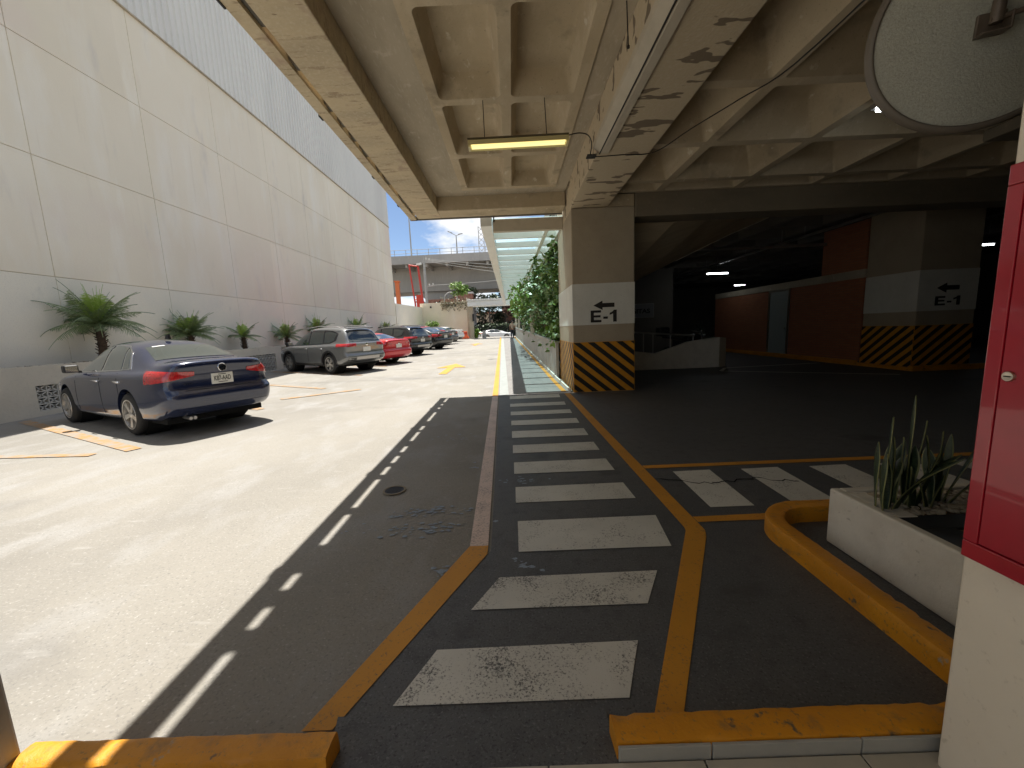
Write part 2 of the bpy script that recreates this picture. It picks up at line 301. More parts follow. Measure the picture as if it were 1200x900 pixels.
def ramp(y):
    if y < 8.45: return 0
    if y < 11.45: return .018 * (y - 8.45) ** 2 / 6
    if y < 45: return .018 * (y - 9.95)
    if y < 49: return .6309
    if y < 55: return .6309 - .6309 * (y - 49) / 6
    return 0
def ysamp(y0, y1, step=1.5):
    n = max(1, int(math.ceil((y1 - y0) / step))); return [y0 + (y1 - y0) * i / n for i in range(n + 1)]
def strip(name, fl, fr, y0, y1, m, h, step=1.2, label=None, flat=False):
    """a sheet following the ground between x = fl(y) and x = fr(y)"""
    mb = MB(); ys = ysamp(y0, y1, step); vs = []
    for y in ys:
        z = 0 if flat else ramp(y)
        vs += [(fl(y), y, z + h), (fr(y), y, z + h)]
    mb.add(vs, [(2 * i, 2 * i + 1, 2 * i + 3, 2 * i + 2) for i in range(len(ys) - 1)])
    return struct(name, mb, m, label)
def clip_rect(poly, x0, x1, z0, z1):
    def cl(P, f, g):
        out = []
        for i in range(len(P)):
            a, b = P[i], P[(i + 1) % len(P)]; fa, fb = f(a), f(b)
            if fa >= 0: out.append(a)
            if (fa >= 0) != (fb >= 0):
                t = fa / (fa - fb); out.append((a[0] + t * (b[0] - a[0]), a[1] + t * (b[1] - a[1])))
        return out
    for f in (lambda p: p[0] - x0, lambda p: x1 - p[0], lambda p: p[1] - z0, lambda p: z1 - p[1]):
        poly = cl(poly, f, 0)
        if len(poly) < 3: return []
    return poly
SUN_E, SKY_S, EXPO, CLOUD_LOC = 5.0, .078, .92, (0.9, 0.4, 0.15)
# ------------------------------------------------------------------ ground
def ground():
    xs = [-400, -120, -60, -30, -20, -11.2, -8, -5, -2, 0, 1.6, 2.0, 12, 26, 60, 120, 400]
    ys = [-400, -60, -10, 0, 6] + [8.45 + .3 * i for i in range(11)] + [12, 20, 30, 40, 45, 46, 49] + [49 + .75 * i for i in range(1, 9)] + [60, 90, 140, 250, 600]
    mb = MB(); vs = []
    for y in ys:
        for x in xs: vs.append((x, y, (ramp(y) if x < 1.7 or y > 36 else 0) - .004))
    n = len(xs)
    mb.add(vs, [(j * n + i, j * n + i + 1, (j + 1) * n + i + 1, (j + 1) * n + i) for j in range(len(ys) - 1) for i in range(n - 1)])
    struct('ground', mb, 'lot')
ground()
xl = lambda y: -.22 - .0245 * (y - 2.4) if y > 2.4 else -.18 - (2.4 - y) * .56     # inner edge of the left line
xlo = lambda y: xl(y) - (.125 if y > 2.4 else .115)
xr = lambda y: (1.21 - .0205 * (y - 2.5) if y > 8.7 else 1.21 - .0125 * (y - 2.5)) if y > 2.5 else 1.21 - (2.5 - y) * .545
xr2 = lambda y: 1.21 - .0125 * 6.2 - .0255 * (y - 8.7)

# dark floor of the covered part
mb = MB(); mb.add([(-.25, 1.18, 0), (30, 1.18, 0), (30, 8.45, 0), (-.34, 8.45, 0), (-.2, 2.4, 0)], [(0, 1, 2, 3, 4)])
mb.add([(-.84, 1.18, 0), (-.25, 1.18, 0), (-.2, 2.4, 0)], [(0, 1, 2)])
mb.add([(1.33, 8.45, 0), (30, 8.45, 0), (30, 36, 0), (1.33, 36, 0)], [(0, 1, 2, 3)])
struct('garage_floor', mb, 'asphalt')
mb = MB(); mb.add([(-1.62 - .0, 1.18, .0005), (-.84, 1.18, .0005), (-.2, 2.4, .0005), (-.34, 8.45, .0005), (-1.9, 8.45, .0005)], [(0, 1, 2, 3, 4)])
APRON = struct('sealed_apron', mb, 'shade_slab') if False else None
mb = MB(); mb.add([(-.66, 1.062, .054), (.295, 1.062, .054), (.295, 1.30, .004), (-.73, 1.30, .004)], [(0, 1, 2, 3)])
struct('doorway_ramp', mb, 'asphalt')
strip('walkway', lambda y: xl(y) + .0, lambda y: xr2(y) + .12, 8.45, 47, 'walk', .004)
strip('walkway_edge', lambda y: xl(y) + .03, lambda y: xl(y) + .24, 8.5, 46, 'walk_light', .008)
mb = MB()
for y in [9.5 + 1.55 * i for i in range(20)]:
    z = ramp(y) + .009; mb.add([(xl(y) + .26, y, z), (xr2(y) - .02, y, z), (xr2(y) - .02, y + .025, z), (xl(y) + .26, y + .025, z)], [(0, 1, 2, 3)])
struct('walkway_joints', mb, 'walk_light')
def lineL(y0, y1, m, h=.008): return strip('yellow_line', xlo, xl, y0, y1, m, h, .5)
mb = MB(); mb.add([(x, y, .004) for x, y in ((-.845, 1.25), (-.73, 1.25), (-.222, 2.36), (-.2215, 2.46), (-.3465, 2.46))], [(0, 1, 2, 3, 4)])
struct('yellow_line', mb, 'yline')
lineL(2.46, 8.45, 'yline_worn', .004); strip('yellow_line', xlo, xl, 8.45, 44, 'yline', .008)
mb = MB(); mb.add([(x, y, .004) for x, y in ((.475, 1.27), (.585, 1.27), (1.262, 2.47), (1.293, 2.55), (1.2937, 2.6), (1.1687, 2.6), (1.160, 2.555))], [(0, 1, 2, 3, 4, 5, 6)])
struct('yellow_line', mb, 'yline')
strip('yellow_line', lambda y: xr(y) - .04, lambda y: xr(y) + .085, 2.6, 8.7, 'yline', .004, .5)
strip('yellow_line', lambda y: xr2(y) - .06, lambda y: xr2(y) + .05, 8.7, 44, 'yline', .008, 1.2)
# main crosswalk
mb = MB()
def quad(x0, x1, y0, y1, x0b=None, x1b=None, z=.0045): mb.add([(x0, y0, z), (x1, y0, z), (x1b if x1b is not None else x1, y1 + .012, z), (x0b if x0b is not None else x0, y1, z)], [(0, 1, 2, 3)])
quad(-.53, .40, 1.335, 1.60, -.405, .522); quad(-.275, .65, 1.85, 2.11, -.135, .80)
struct('crosswalk', mb, 'zebra_near')
mb = MB()
for i, (a, b) in enumerate(((2.37, 2.78), (3.10, 3.425), (3.76, 4.10), (4.42, 4.74), (5.07, 5.42), (5.76, 6.07), (6.46, 6.76), (7.20, 7.50), (8.02, 8.40))):
    x0 = -.016 - .0165 * (a - 2.4) * (1.0 if i else 0); quad(x0, .985 - .004 * i, a, b, x0, (1.035 if i == 0 else .97))
struct('crosswalk', mb, 'zebra')
mb = MB()
for k in range(9): quad(1.50 + .665 * k, 1.845 + .665 * k, 2.885, 3.655, 1.52 + .665 * k, 1.885 + .665 * k)
struct('crosswalk', mb, 'zebra')
mb = MB(); quad(1.285, 9, 3.765, 3.85, 1.284, 9); quad(1.297, 1.90, 2.665, 2.745, 1.296, 1.93)
struct('yellow_line', mb, 'yline')
# floor crack by the side crosswalk, small paint chips
mb = MB(); random.seed(3)
for (xa, ya, xb, yb) in ((1.28, 3.5, 1.75, 3.33), (1.75, 3.33, 2.15, 3.42), (2.15, 3.42, 2.5, 3.3)):
    pts = []
    for i in range(9):
        t = i / 8; pts.append((xa + (xb - xa) * t, ya + (yb - ya) * t + random.uniform(-.03, .03)))
    for a, b in zip(pts, pts[1:]):
        w = random.uniform(.004, .011); mb.add([(a[0], a[1] - w, .006), (b[0], b[1] - w, .006), (b[0], b[1] + w, .006), (a[0], a[1] + w, .006)], [(0, 1, 2, 3)])
struct('floor_crack', mb, 'void')
# stall lines, arrows on the lot
H2 = Vector((-.883, .47)); mb = MB()
def stall(px, py, ln, w=.17):
    a = Vector((px, py)); n = Vector((-H2.y, H2.x)) * w / 2; k = 8
    P = [a + H2 * ln * i / k for i in range(k + 1)]
    vs = []
    for p in P: vs += [(p.x + n.x, p.y + n.y, ramp(p.y) + .006), (p.x - n.x, p.y - n.y, ramp(p.y) + .006)]
    mb.add(vs, [(2 * i, 2 * i + 1, 2 * i + 3, 2 * i + 2) for i in range(k)])
for i in range(11): stall(-5.35, 5.25 + 2.78 * i - (.0 if i else 0), 5.3)
struct('parking_line', mb, 'yline_old')
mb = MB()
mb.add([(-7.3, 5.1, .006), (-5.75, 5.02, .006), (-5.75, 5.14, .006), (-7.3, 5.22, .006)], [(0, 1, 2, 3)])
mb.add([(x, y, ramp(y) + .007) for x, y in ((-5.6, 9.2), (-4.1, 10.3), (-4.2, 10.45), (-5.75, 9.35))], [(0, 1, 2, 3)])
struct('parking_line', mb, 'yline_old')
mb = MB()
def garrow(cx, cy, s):
    sh = [(-.10, -1.2), (.10, -1.2), (.10, .2), (.42, .2), (0, 1.25), (-.42, .2), (-.10, .2)]
    P = [(cx + a * s, cy + b * s) for a, b in sh]
    mb.add([(x, y, ramp(y) + .008) for x, y in P], [(0, 1, 2, 6), (6, 2, 3, 4, 5)])
garrow(-2.4, 14.6, 1.35); garrow(-2.9, 31, 1.3)
struct('lane_arrow', mb, 'yline')
mb = MB()
for y0_, xa, xb in ((12.2, -9.8, -.6), (20.5, -9.8, -.7), (29, -9.8, -.9)):
    k = 24; vs = []
    for i in range(k + 1):
        x = xa + (xb - xa) * i / k; y = y0_ + .05 * math.sin(i * 1.7); vs += [(x, y, ramp(y) + .0005), (x, y + .02, ramp(y) + .0005)]
    mb.add(vs, [(2 * i, 2 * i + 2, 2 * i + 3, 2 * i + 1) for i in range(k)])
struct('lot_joint', mb, 'grout_soft')
random.seed(31); mb = MB()
for (cx, cy, sx, sy, nq) in ((-.86, 2.98, .10, .05, 34), (-.62, 2.72, .09, .04, 30), (-.42, 3.0, .08, .03, 18), (-.66, 3.05, .05, .03, 16), (-.95, 2.72, .22, .05, 30), (-.40, 4.05, .07, .05, 26), (-.45, 2.2, .06, .04, 18), (.04, 3.6, .09, .04, 22), (.0, 2.24, .05, .03, 12), (-1.0, 5.2, .35, .10, 26)):
    for k in range(nq):
        x, y, r = random.gauss(cx, sx), random.gauss(cy, sy), random.uniform(.004, .016); n_ = random.randint(5, 8); a0 = random.random() * 6
        if abs(x - (xl(y) - .06)) < .10: continue
        mb.add([(x + r * random.uniform(.5, 1.5) * math.cos(a0 + 6.283 * q / n_) * 1.5, y + r * random.uniform(.5, 1.2) * math.sin(a0 + 6.283 * q / n_), .0025 + k * 1e-5) for q in range(n_)], [tuple(range(n_))])
struct('paint_flecks', mb, 'flecks')
# drain cover
t = thing('drain_cover', 'small round iron drain cover in the shaded floor left of the orange line', 'drain cover', (-1.16, 3.46, 0))
mb = MB(); mb.lathe([(.105, .006), (.105, .010), (.088, .010), (.088, .006)], Matrix.Translation((-1.16, 3.46, 0)), 32, close=True); mb.build('rim', 'girder', t)
mb = MB(); mb.lathe([(.0001, .007), (.087, .007)], Matrix.Translation((-1.16, 3.46, 0)), 24)
for k in range(5): mb.box(-1.22, -1.10, 3.41 + k * .025, 3.42 + k * .025, .007, .006)
mb.build('lid', 'black', t)

# ------------------------------------------------------------------ kerbs, doorway floor
def rough_kerb(name, path, wid, hgt, seed, amp=.0035, r=.016, step=.028):
    random.seed(seed); P = [Vector((p[0], p[1])) for p in path]; D = [P[0]]
    for p, q in zip(P, P[1:]):
        m = max(1, int((q - p).length / step))
        for i in range(1, m + 1): D.append(p.lerp(q, i / m))
    w = wid / 2; prof = [(-w, 0), (-w, hgt * .45), (-w + .001, hgt - r), (-w + r * .3, hgt - r * .3), (-w + r, hgt), (-w * .4, hgt + .001), (0, hgt + .0015), (w * .4, hgt + .001), (w - r, hgt), (w - r * .3, hgt - r * .3), (w - .001, hgt - r), (w, hgt * .45), (w, 0)]
    mb = MB(); vs = []; m = len(prof); low = 0
    chip = [0] * len(D)
    for q in range(int(len(D) / 9) + 1):
        c_ = random.randrange(len(D)); ln = random.randint(1, 3); dp = random.uniform(.002, .007)
        for z in range(c_, min(len(D), c_ + ln)): chip[z] = max(chip[z], dp)
    for i, p in enumerate(D):
        d = (D[min(len(D) - 1, i + 1)] - D[max(0, i - 1)]).normalized(); nn = Vector((d.y, -d.x)); low = low * .8 + random.uniform(-1, 1) * amp * .22
        for k_, (o, z) in enumerate(prof):
            jo, jz = (random.uniform(-1, 1) * amp * .5 if z > 0 else 0), (random.uniform(-1, 1) * amp * .4 if z > .02 else 0)
            ed_ = chip[i] if k_ in (2, 3, 4) else 0
            vs.append((p.x + nn.x * (o + jo + low * .5 + ed_ * .6), p.y + nn.y * (o + jo + low * .5 + ed_ * .6), z + jz + (low * .35 if z > .02 else 0) - ed_))
    fs = [(i * m + q, i * m + q + 1, (i + 1) * m + q + 1, (i + 1) * m + q) for i in range(len(D) - 1) for q in range(m - 1)] + [tuple(range(m - 1, -1, -1)), tuple((len(D) - 1) * m + q for q in range(m))]
    mb.add(vs, fs); return struct(name, mb, 'kerb', smooth=38, recalc=True)
rough_kerb('yellow_kerb', [(-.655, 1.11), (-1.698, 1.11)], .092, .118, 4)
rough_kerb('yellow_kerb', [(.285, 1.134), (1.9, 1.134)], .102, .114, 5)
mb = MB()
for a, b in ((.288, .585), (.590, 1.065), (1.070, 1.545)): mb.box(a, b, 1.071, 1.0815, .0, .104)
struct('kerb_riser_tiles', mb, 'tile_riser', bevel=.002)
mb = MB()
for i in range(-9, 8):
    for j in range(12):
        x = .06 + i * .5; y1 = 1.066 - j * .5
        mb.box(x + .003, x + .497, y1 - .494, y1, .02, .057)
struct('tiled_floor', mb, 'tile', bevel=.002)
mb = MB(); mb.box(-5, 5, -5, 1.055, -.05, .053); struct('floor_grout', mb, 'grout')
# curved kerb round the planter
path = [(1.712, 1.05), (1.71, 2.36)]
for k in range(1, 25): path.append((2.04 + .33 * math.cos(R(180 - 90 * k / 24)), 2.36 + .31 * math.sin(R(180 - 90 * k / 24))))
path += [(2.6, 2.67), (4.2, 2.67)]
rough_kerb('curved_yellow_kerb', path[::-1], .118, .118, 6, r=.022)

# ------------------------------------------------------------------ the parking deck over the foreground
deck = thing('parking_deck', 'raw concrete parking deck with coffered underside spanning over the crosswalk', 'parking deck', (0, 9.7, 4.15))
YE = 9.75; XS = lambda y: -2.13 + .015 * (YE - y); XE = XS(YE)
mb = MB(); mb.prism([(XS(-3), -3, 4.15), (-1.57, -3, 4.15), (-1.57, YE, 4.15), (XS(YE), YE, 4.15)], (0, 0, 1.5))
mb.build('edge_beam', 'con_board', deck, bevel=.012, recalc=True)
mb = MB(); mb.box(-1.568, 1.31, 9.2, YE, 4.153, 5.5); mb.build('end_beam', 'con', deck, bevel=.012)
mb = MB(); mb.box(-1.568, -.953, -3, 9.198, 4.45, 5.0); mb.box(1.053, 1.31, -3, 9.198, 4.45, 5.0); mb.box(-.953, 1.053, 8.78, 9.198, 4.45, 5.0)
mb.build('flat_slab', 'con_smooth', deck)
def coffers(mb, xs, ys, zb, depth, rib, taper, rr, ztop):
    """ribs centred at xs, ys; cells between them with rounded corners, tapering upwards"""
    for i in range(len(xs) - 1):
        for j in range(len(ys) - 1):
            X0, X1, Y0, Y1 = xs[i], xs[i + 1], ys[j], ys[j + 1]
            def loop(ins, z, r):
                a, b, c, d = X0 + rib / 2 + ins, X1 - rib / 2 - ins, Y0 + rib / 2 + ins, Y1 - rib / 2 - ins; out = []
                for (cx, cy, a0) in ((b - r, d - r, 0), (a + r, d - r, 90), (a + r, c + r, 180), (b - r, c + r, 270)):
                    for k in range(5):
                        t = R(a0 + 22.5 * k); out.append((cx + r * math.cos(t), cy + r * math.sin(t), z))
                return out
            outer = [(X1, Y1, zb), (X0, Y1, zb), (X0, Y0, zb), (X1, Y0, zb)]
            L = [loop(0, zb, rr), loop(.012, zb + .02, rr), loop(taper * .7, zb + depth * .72, rr), loop(taper, zb + depth * .93, rr), loop(taper + .05, zb + depth, rr)]
            vs = outer + [p for l in L for p in l]; fs = []
            for c in range(4):
                for k in range(4): fs.append((c, 4 + c * 5 + k + 1, 4 + c * 5 + k))
                fs.append((c, (c + 1) % 4, 4 + ((c + 1) % 4) * 5, 4 + c * 5 + 4))
            for l in range(len(L) - 1):
                for k in range(20):
                    a = 4 + l * 20 + k; b = 4 + l * 20 + (k + 1) % 20; fs.append((a, b, b + 20, a + 20))
            fs.append(tuple(4 + (len(L) - 1) * 20 + k for k in range(20)))
            mb.add(vs, fs)
    mb.box(xs[0], xs[-1], ys[0], ys[-1], zb + depth + .02, ztop)
mb = MB()
coffers(mb, [-.885, .042, .985], [-2.45, -.85, .75, 2.35, 3.95, 5.55, 7.15, 8.715], 4.42, .29, .135, .085, .07, 5.0)
mb.box(-.951, -.8855, -2.9, 8.715, 4.42, 4.9); mb.box(.9855, 1.051, -2.9, 8.715, 4.42, 4.9); mb.box(-.951, 1.051, 8.7155, 8.775, 4.42, 4.9)
mb.build('coffer_panel', 'con', deck, smooth=40)
# dark open joint either side of the coffer panel
mb = MB(); mb.prism([(1.312, -3, 3.9), (2.1, -3, 3.9), (2.1, 8.53, 3.9), (1.312, 8.53, 3.9)], (0, 0, 1.1)); mb.prism([(1.33, 8.545, 3.905), (2.05, 8.545, 3.905), (2.05, 10.95, 3.905), (1.33, 10.95, 3.905)], (0, 0, 1.1))
mb.build('main_beam', 'con_patch', deck, recalc=True, bevel=.015)
mb = MB(); mb.prism([(1.25, -3, 3.93), (1.37, -3, 3.86), (1.46, -3, 3.86), (1.46, -3, 3.899), (1.31, -3, 3.899), (1.31, -3, 4.0), (1.25, -3, 4.0)], (0, 8.9, 0))
mb.build('beam_batten', 'cream_beam', deck, recalc=True)
mb = MB()
coffers(mb, [2.14, 3.14, 4.74, 6.32, 7.9, 9.48, 11.06, 12.64, 14.2], [-2.95, -1.4, .2, 1.77, 3.35, 4.93, 6.45, 7.95, 8.52], 4.15, .5, .15, .22, .04, 5.0)
mb.build('waffle_slab', 'con', deck, smooth=40)
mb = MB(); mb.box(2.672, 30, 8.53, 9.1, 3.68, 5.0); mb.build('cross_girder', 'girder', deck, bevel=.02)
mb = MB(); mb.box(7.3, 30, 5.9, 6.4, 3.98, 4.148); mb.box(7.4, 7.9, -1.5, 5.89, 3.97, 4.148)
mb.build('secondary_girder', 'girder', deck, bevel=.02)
mb = MB()
coffers(mb, [1.4, 3.14, 4.74, 6.32, 7.9, 9.48, 11.06, 12.64, 14.2, 15.8, 17.4, 19, 20.6, 22.2], [9.1, 10.6, 12.2, 13.8, 15.4, 17, 18.6, 20.2, 21.8, 23.4, 25, 26.6, 28.2], 4.15, .45, .16, .2, .04, 5.0)
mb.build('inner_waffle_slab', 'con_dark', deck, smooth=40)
mb = MB(); mb.box(1.35, 32, 9.12, 37, 5.02, 5.5); mb.box(14.2, 32, -5, 9.1, 4.7, 5.5); mb.box(1.35, 32, 28.2, 37, 4.2, 5.0); mb.box(22.2, 32, 9.1, 28.2, 4.2, 5)
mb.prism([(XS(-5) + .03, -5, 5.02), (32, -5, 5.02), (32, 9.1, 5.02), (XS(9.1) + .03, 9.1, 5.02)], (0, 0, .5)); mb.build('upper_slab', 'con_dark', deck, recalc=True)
# ramp to the upper floor, seen from below
mb = MB()
prof = [(2.7, 2.25), (3.84, 2.76), (5.02, 3.30), (6.5, 3.95), (8.2, 4.6), (9.0, 4.9)]
prof2 = [(x, z + .55) for x, z in prof]
nr = len(prof); up_ = [1.5, 1.02, .85, .75, .5, .25]  # near edge raised to tilt the soffit towards the light
vs = [(x, 12.0, z) for x, z in prof] + [(x, 9.13, z + u_) for (x, z), u_ in zip(prof, up_)] + [(x, 12.0, z + .4) for x, z in prof] + [(x, 9.13, z + u_ + .4) for (x, z), u_ in zip(prof, up_)]
mb.add(vs, [(i, i + 1, nr + i + 1, nr + i) for i in range(nr - 1)] + [(2 * nr + i, 3 * nr + i, 3 * nr + i + 1, 2 * nr + i + 1) for i in range(nr - 1)] + [(i, 2 * nr + i, 2 * nr + i + 1, i + 1) for i in range(nr - 1)] + [(nr + i, nr + i + 1, 3 * nr + i + 1, 3 * nr + i) for i in range(nr - 1)] + [(0, nr, 3 * nr, 2 * nr), (nr - 1, 2 * nr - 1 + 2 * nr - nr, 3 * nr - 1 + nr, 2 * nr - 1)][:1])
mb.build('ramp_underside', 'ramp_con', deck, recalc=True)
mb = MB(); pr = prof[2:]
mb.prism([(x, 12.003, z - .02) for x, z in pr] + [(x, 12.003, z + .0 + .10 * i) for i, (x, z) in reversed(list(enumerate(pr)))], (0, .14, 0)); mb.build('ramp_lit_edge', 'plaster_white', deck, recalc=True)  # pale plaster colour paints the lit sliver along the ramp
# edge lip hanging a hand's breadth outside the beam, with packers between
lipx0 = lambda y: XS(y) - .044
def lip():
    mb = MB(); ys = [-3, 0, 3, 5, 7, YE + .06]; prof = [(-.135, 4.13), (0, 4.13), (0, 4.17), (-.035, 4.17), (-.035, 4.36), (-.135, 4.36)]
    vs = [(lipx0(y) + a, y, z) for y in ys for a, z in prof]; m = 6
    mb.add(vs, [(i * m + k, i * m + (k + 1) % m, (i + 1) * m + (k + 1) % m, (i + 1) * m + k) for i in range(len(ys) - 1) for k in range(m)] + [tuple(range(6)), tuple(30 + k for k in range(5, -1, -1))])
    mb.build('edge_lip', 'con_board', deck, recalc=True)
    y = -2.5; random.seed(11)
    while y < YE - .2:
        ln = random.choice((.12, .22, .4, .3, .1)); gap = random.choice((.3, .55, .8, .4, .15)) * (1.2 if y < 5 else .9)
        x = lipx0(y); xs = lambda q: XS(q) + .022
        y2 = min(y + ln, YE); mb = MB(); mb.prism([(lipx0(y) - .028, y, 4.172), (xs(y), y, 4.172), (xs(y2), y2, 4.172), (lipx0(y2) - .028, y2, 4.172)], (0, 0, .12))
        mb.build('edge_packer', 'con_dark', deck, recalc=True); y += ln + gap
    for y in (3.45, 5.15, 7.05, 8.6): mb = MB(); mb.box(lipx0(y) - .15, lipx0(y) - .133, y, y + .10, 4.12, 4.2); mb.build('lip_bracket', 'black', deck)
lip()
mb = MB(); mb.box(XE - .2, 1.31, YE + .003, YE + .05, 4.13, 4.22); mb.build('end_flashing', 'con_dark', deck)

# ------------------------------------------------------------------ columns
def column(label, x0, x1, y0, y1, ztop, zw0, zw1, zh, sign, slope_front, slope_side, front=True):
    t = thing('concrete_column', label, 'column', ((x0 + x1) / 2, (y0 + y1) / 2, 0))
    mb = MB(); mb.box(x0, x1, y0, y1, -.05, ztop); mb.build('shaft', 'col_tan', t, bevel=.02)
    e = .0045
    def wrap(name, m, z0, z1, d):
        mb = MB(); mb.add([(x1 + .003, y0 - d, z0), (x0 - d, y0 - d, z0), (x0 - d, y1, z0), (x1 + .003, y0 - d, z1), (x0 - d, y0 - d, z1), (x0 - d, y1, z1)], [(0, 3, 4, 1), (1, 4, 5, 2)])
        mb.add([(x1 + .003, y0, z0), (x0, y0, z0), (x0, y1, z0), (x1 + .003, y0, z1), (x0, y0, z1), (x0, y1, z1)], [(0, 1, 4, 3), (1, 2, 5, 4)])
        return mb.build(name, m, t)
    wrap('white_band', 'paint_white', zw0, zw1, e)
    haz = wrap('hazard_band', 'haz_y', .005, zh, e)
    mb = MB(); per = .31; dut = .47
    for sl, face in ((slope_front, 0), (slope_side, 1)):
        W_ = (x1 - x0) if face == 0 else (y1 - y0)
        for k in range(-8, 14):
            a = k * per; hh = zh - .008
            dx = hh / abs(sl) * (1 if sl < 0 else -1)      # shift from top to bottom
            poly = clip_rect([(a, hh), (a + per * dut, hh), (a + per * dut + dx, .0), (a + dx, .0)], 0.004, W_ - .004, .01, hh)
            if len(poly) < 3: continue
            d = e + .0035
            P = [(x0 + u, y0 - d, v) for u, v in poly] if face == 0 else [(x0 - d, y1 - u, v) for u, v in poly]
            mb.prism(P, (0, .003, 0) if face == 0 else (.003, 0, 0))
    mb.build('hazard_stripes', 'haz_k', t, recalc=True)
    (ex, ez, ew, ax, az, al) = sign
    hh_ = .255 if al < .5 else .225; mb = MB(); y_ = y0 - e - .004
    def glyph(pts, ox, wd): mb.prism([(ex + (ox + u * wd) * ew, y_, ez + v * hh_) for u, v in pts], (0, .003, 0))
    glyph([(0, 0), (1, 0), (1, .19), (.30, .19), (.30, .41), (.92, .41), (.92, .59), (.30, .59), (.30, .81), (.97, .81), (.97, 1), (0, 1)], 0, .40)
    glyph([(0, .27), (1, .27), (1, .46), (0, .46)], .47, .17)
    glyph([(.44, 0), (.78, 0), (.78, 1), (.52, 1), (.40, .87), (.12, .75), (.12, .58), (.44, .69)], .66, .40)
    mb.build('lettering', 'haz_k', t, recalc=True)
    mb = MB(); q = .5 * .2 * al / .46
    A = [(ax, az), (ax + .2 * al / .46, az + q), (ax + .2 * al / .46, az + q * .45), (ax + al, az + q * .45), (ax + al, az - q * .45), (ax + .2 * al / .46, az - q * .45), (ax + .2 * al / .46, az - q)]
    mb.prism([(u, y0 - e - .004, v) for u, v in A], (0, .003, 0)); mb.build('arrow', 'haz_k', t, recalc=True)
    return t
column('concrete column beside the walkway, white band reading E-1 above downward-right black stripes', 1.33, 2.665, 8.54, 10.95, 3.9, 1.475, 2.35, 1.105, (1.715, 1.525, .58, 1.775, 1.885, .455), -.82, -.9)
column('dim concrete column at the brick wall end, E-1 band above upward-right black stripes', 10.15, 11.62, 9.9, 11.38, 4.14, 1.475, 2.48, 1.12, (10.585, 1.60, .64, 10.60, 2.03, .56), .85, .85)
mb = MB(); mb.box(2.05, 2.66, 8.56, 10.95, 3.905, 4.148); mb.build('beam_haunch', 'con', deck, bevel=.01)

# ------------------------------------------------------------------ garage interior
t = thing('garage_back_wall', 'dark concrete wall closing the back of the garage', 'garage wall', (12, 34, 0))
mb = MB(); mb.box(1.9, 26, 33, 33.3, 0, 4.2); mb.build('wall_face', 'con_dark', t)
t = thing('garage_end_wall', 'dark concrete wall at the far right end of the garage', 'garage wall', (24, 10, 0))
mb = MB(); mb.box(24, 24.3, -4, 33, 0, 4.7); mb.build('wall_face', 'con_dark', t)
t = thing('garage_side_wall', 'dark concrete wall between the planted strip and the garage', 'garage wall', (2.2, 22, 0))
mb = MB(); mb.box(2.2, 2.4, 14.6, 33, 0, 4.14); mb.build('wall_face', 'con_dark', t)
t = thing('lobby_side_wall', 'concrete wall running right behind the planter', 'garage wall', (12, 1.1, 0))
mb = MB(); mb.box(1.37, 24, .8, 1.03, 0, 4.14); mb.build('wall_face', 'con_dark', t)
t = thing('lobby_back_wall', 'pale lobby wall behind the doorway', 'lobby wall', (0, -4, 0))
mb = MB(); mb.box(-2.3, 6, -4.3, -4, 0, 4.6); mb.build('wall_face', 'room_wall', t)

t = thing('brick_wall', 'low orange brick wall with concrete coping and a grey door in the garage', 'brick wall', (10.2, 15, 0))
mb = MB(); mb.box(10.12, 10.4, 11.4, 14.37, .12, 2.5); mb.box(10.12, 10.4, 15.52, 19.6, .12, 2.5); mb.build('brickwork', 'brick', t)
mb = MB(); mb.box(10.10, 10.42, 11.4, 19.6, 2.502, 2.74); mb.build('coping', 'con_smooth', t, bevel=.01)
mb = MB(); mb.box(10.105, 10.4, 14.38, 15.51, .01, 2.5); d = mb.build('door', 'door_grey', t)
mb = MB(); mb.box(10.085, 10.104, 14.372, 14.44, .01, 2.5); mb.box(10.085, 10.104, 15.45, 15.518, .01, 2.5); mb.box(10.085, 10.104, 14.441, 15.449, 2.43, 2.5); mb.build('door_frame', 'brass', d)
mb = MB(); mb.box(10.06, 10.104, 14.52, 14.6, 1.05, 1.1); mb.build('handle', 'steel', d)
mb = MB(); mb.box(10.13, 10.38, 11.4, 13.0, 2.743, 4.1); mb.build('upper_brickwork', 'brick', t)
mb = MB(); mb.box(10.0, 10.115, 11.4, 19.6, .0, .13); mb.box(9.9, 11.8, 9.6, 9.72, 0, .13); mb.box(9.9, 10.0, 9.72, 19.6, 0, .09)
struct('garage_kerb', mb, 'kerb', bevel=.01)
mb = MB()
for (a, b) in (((6.0, 11.2), (9.2, 9.2)), ((6.5, 11.9), (6.0, 11.2)), ((6.5, 11.9), (9.6, 12.2))):
    A = Vector(a); B = Vector(b); n = (B - A).normalized(); n = Vector((-n.y, n.x)) * .05
    mb.add([(A.x + n.x, A.y + n.y, .005), (A.x - n.x, A.y - n.y, .005), (B.x - n.x, B.y - n.y, .005), (B.x + n.x, B.y + n.y, .005)], [(0, 1, 2, 3)])
struct('garage_line', mb, 'zebra')

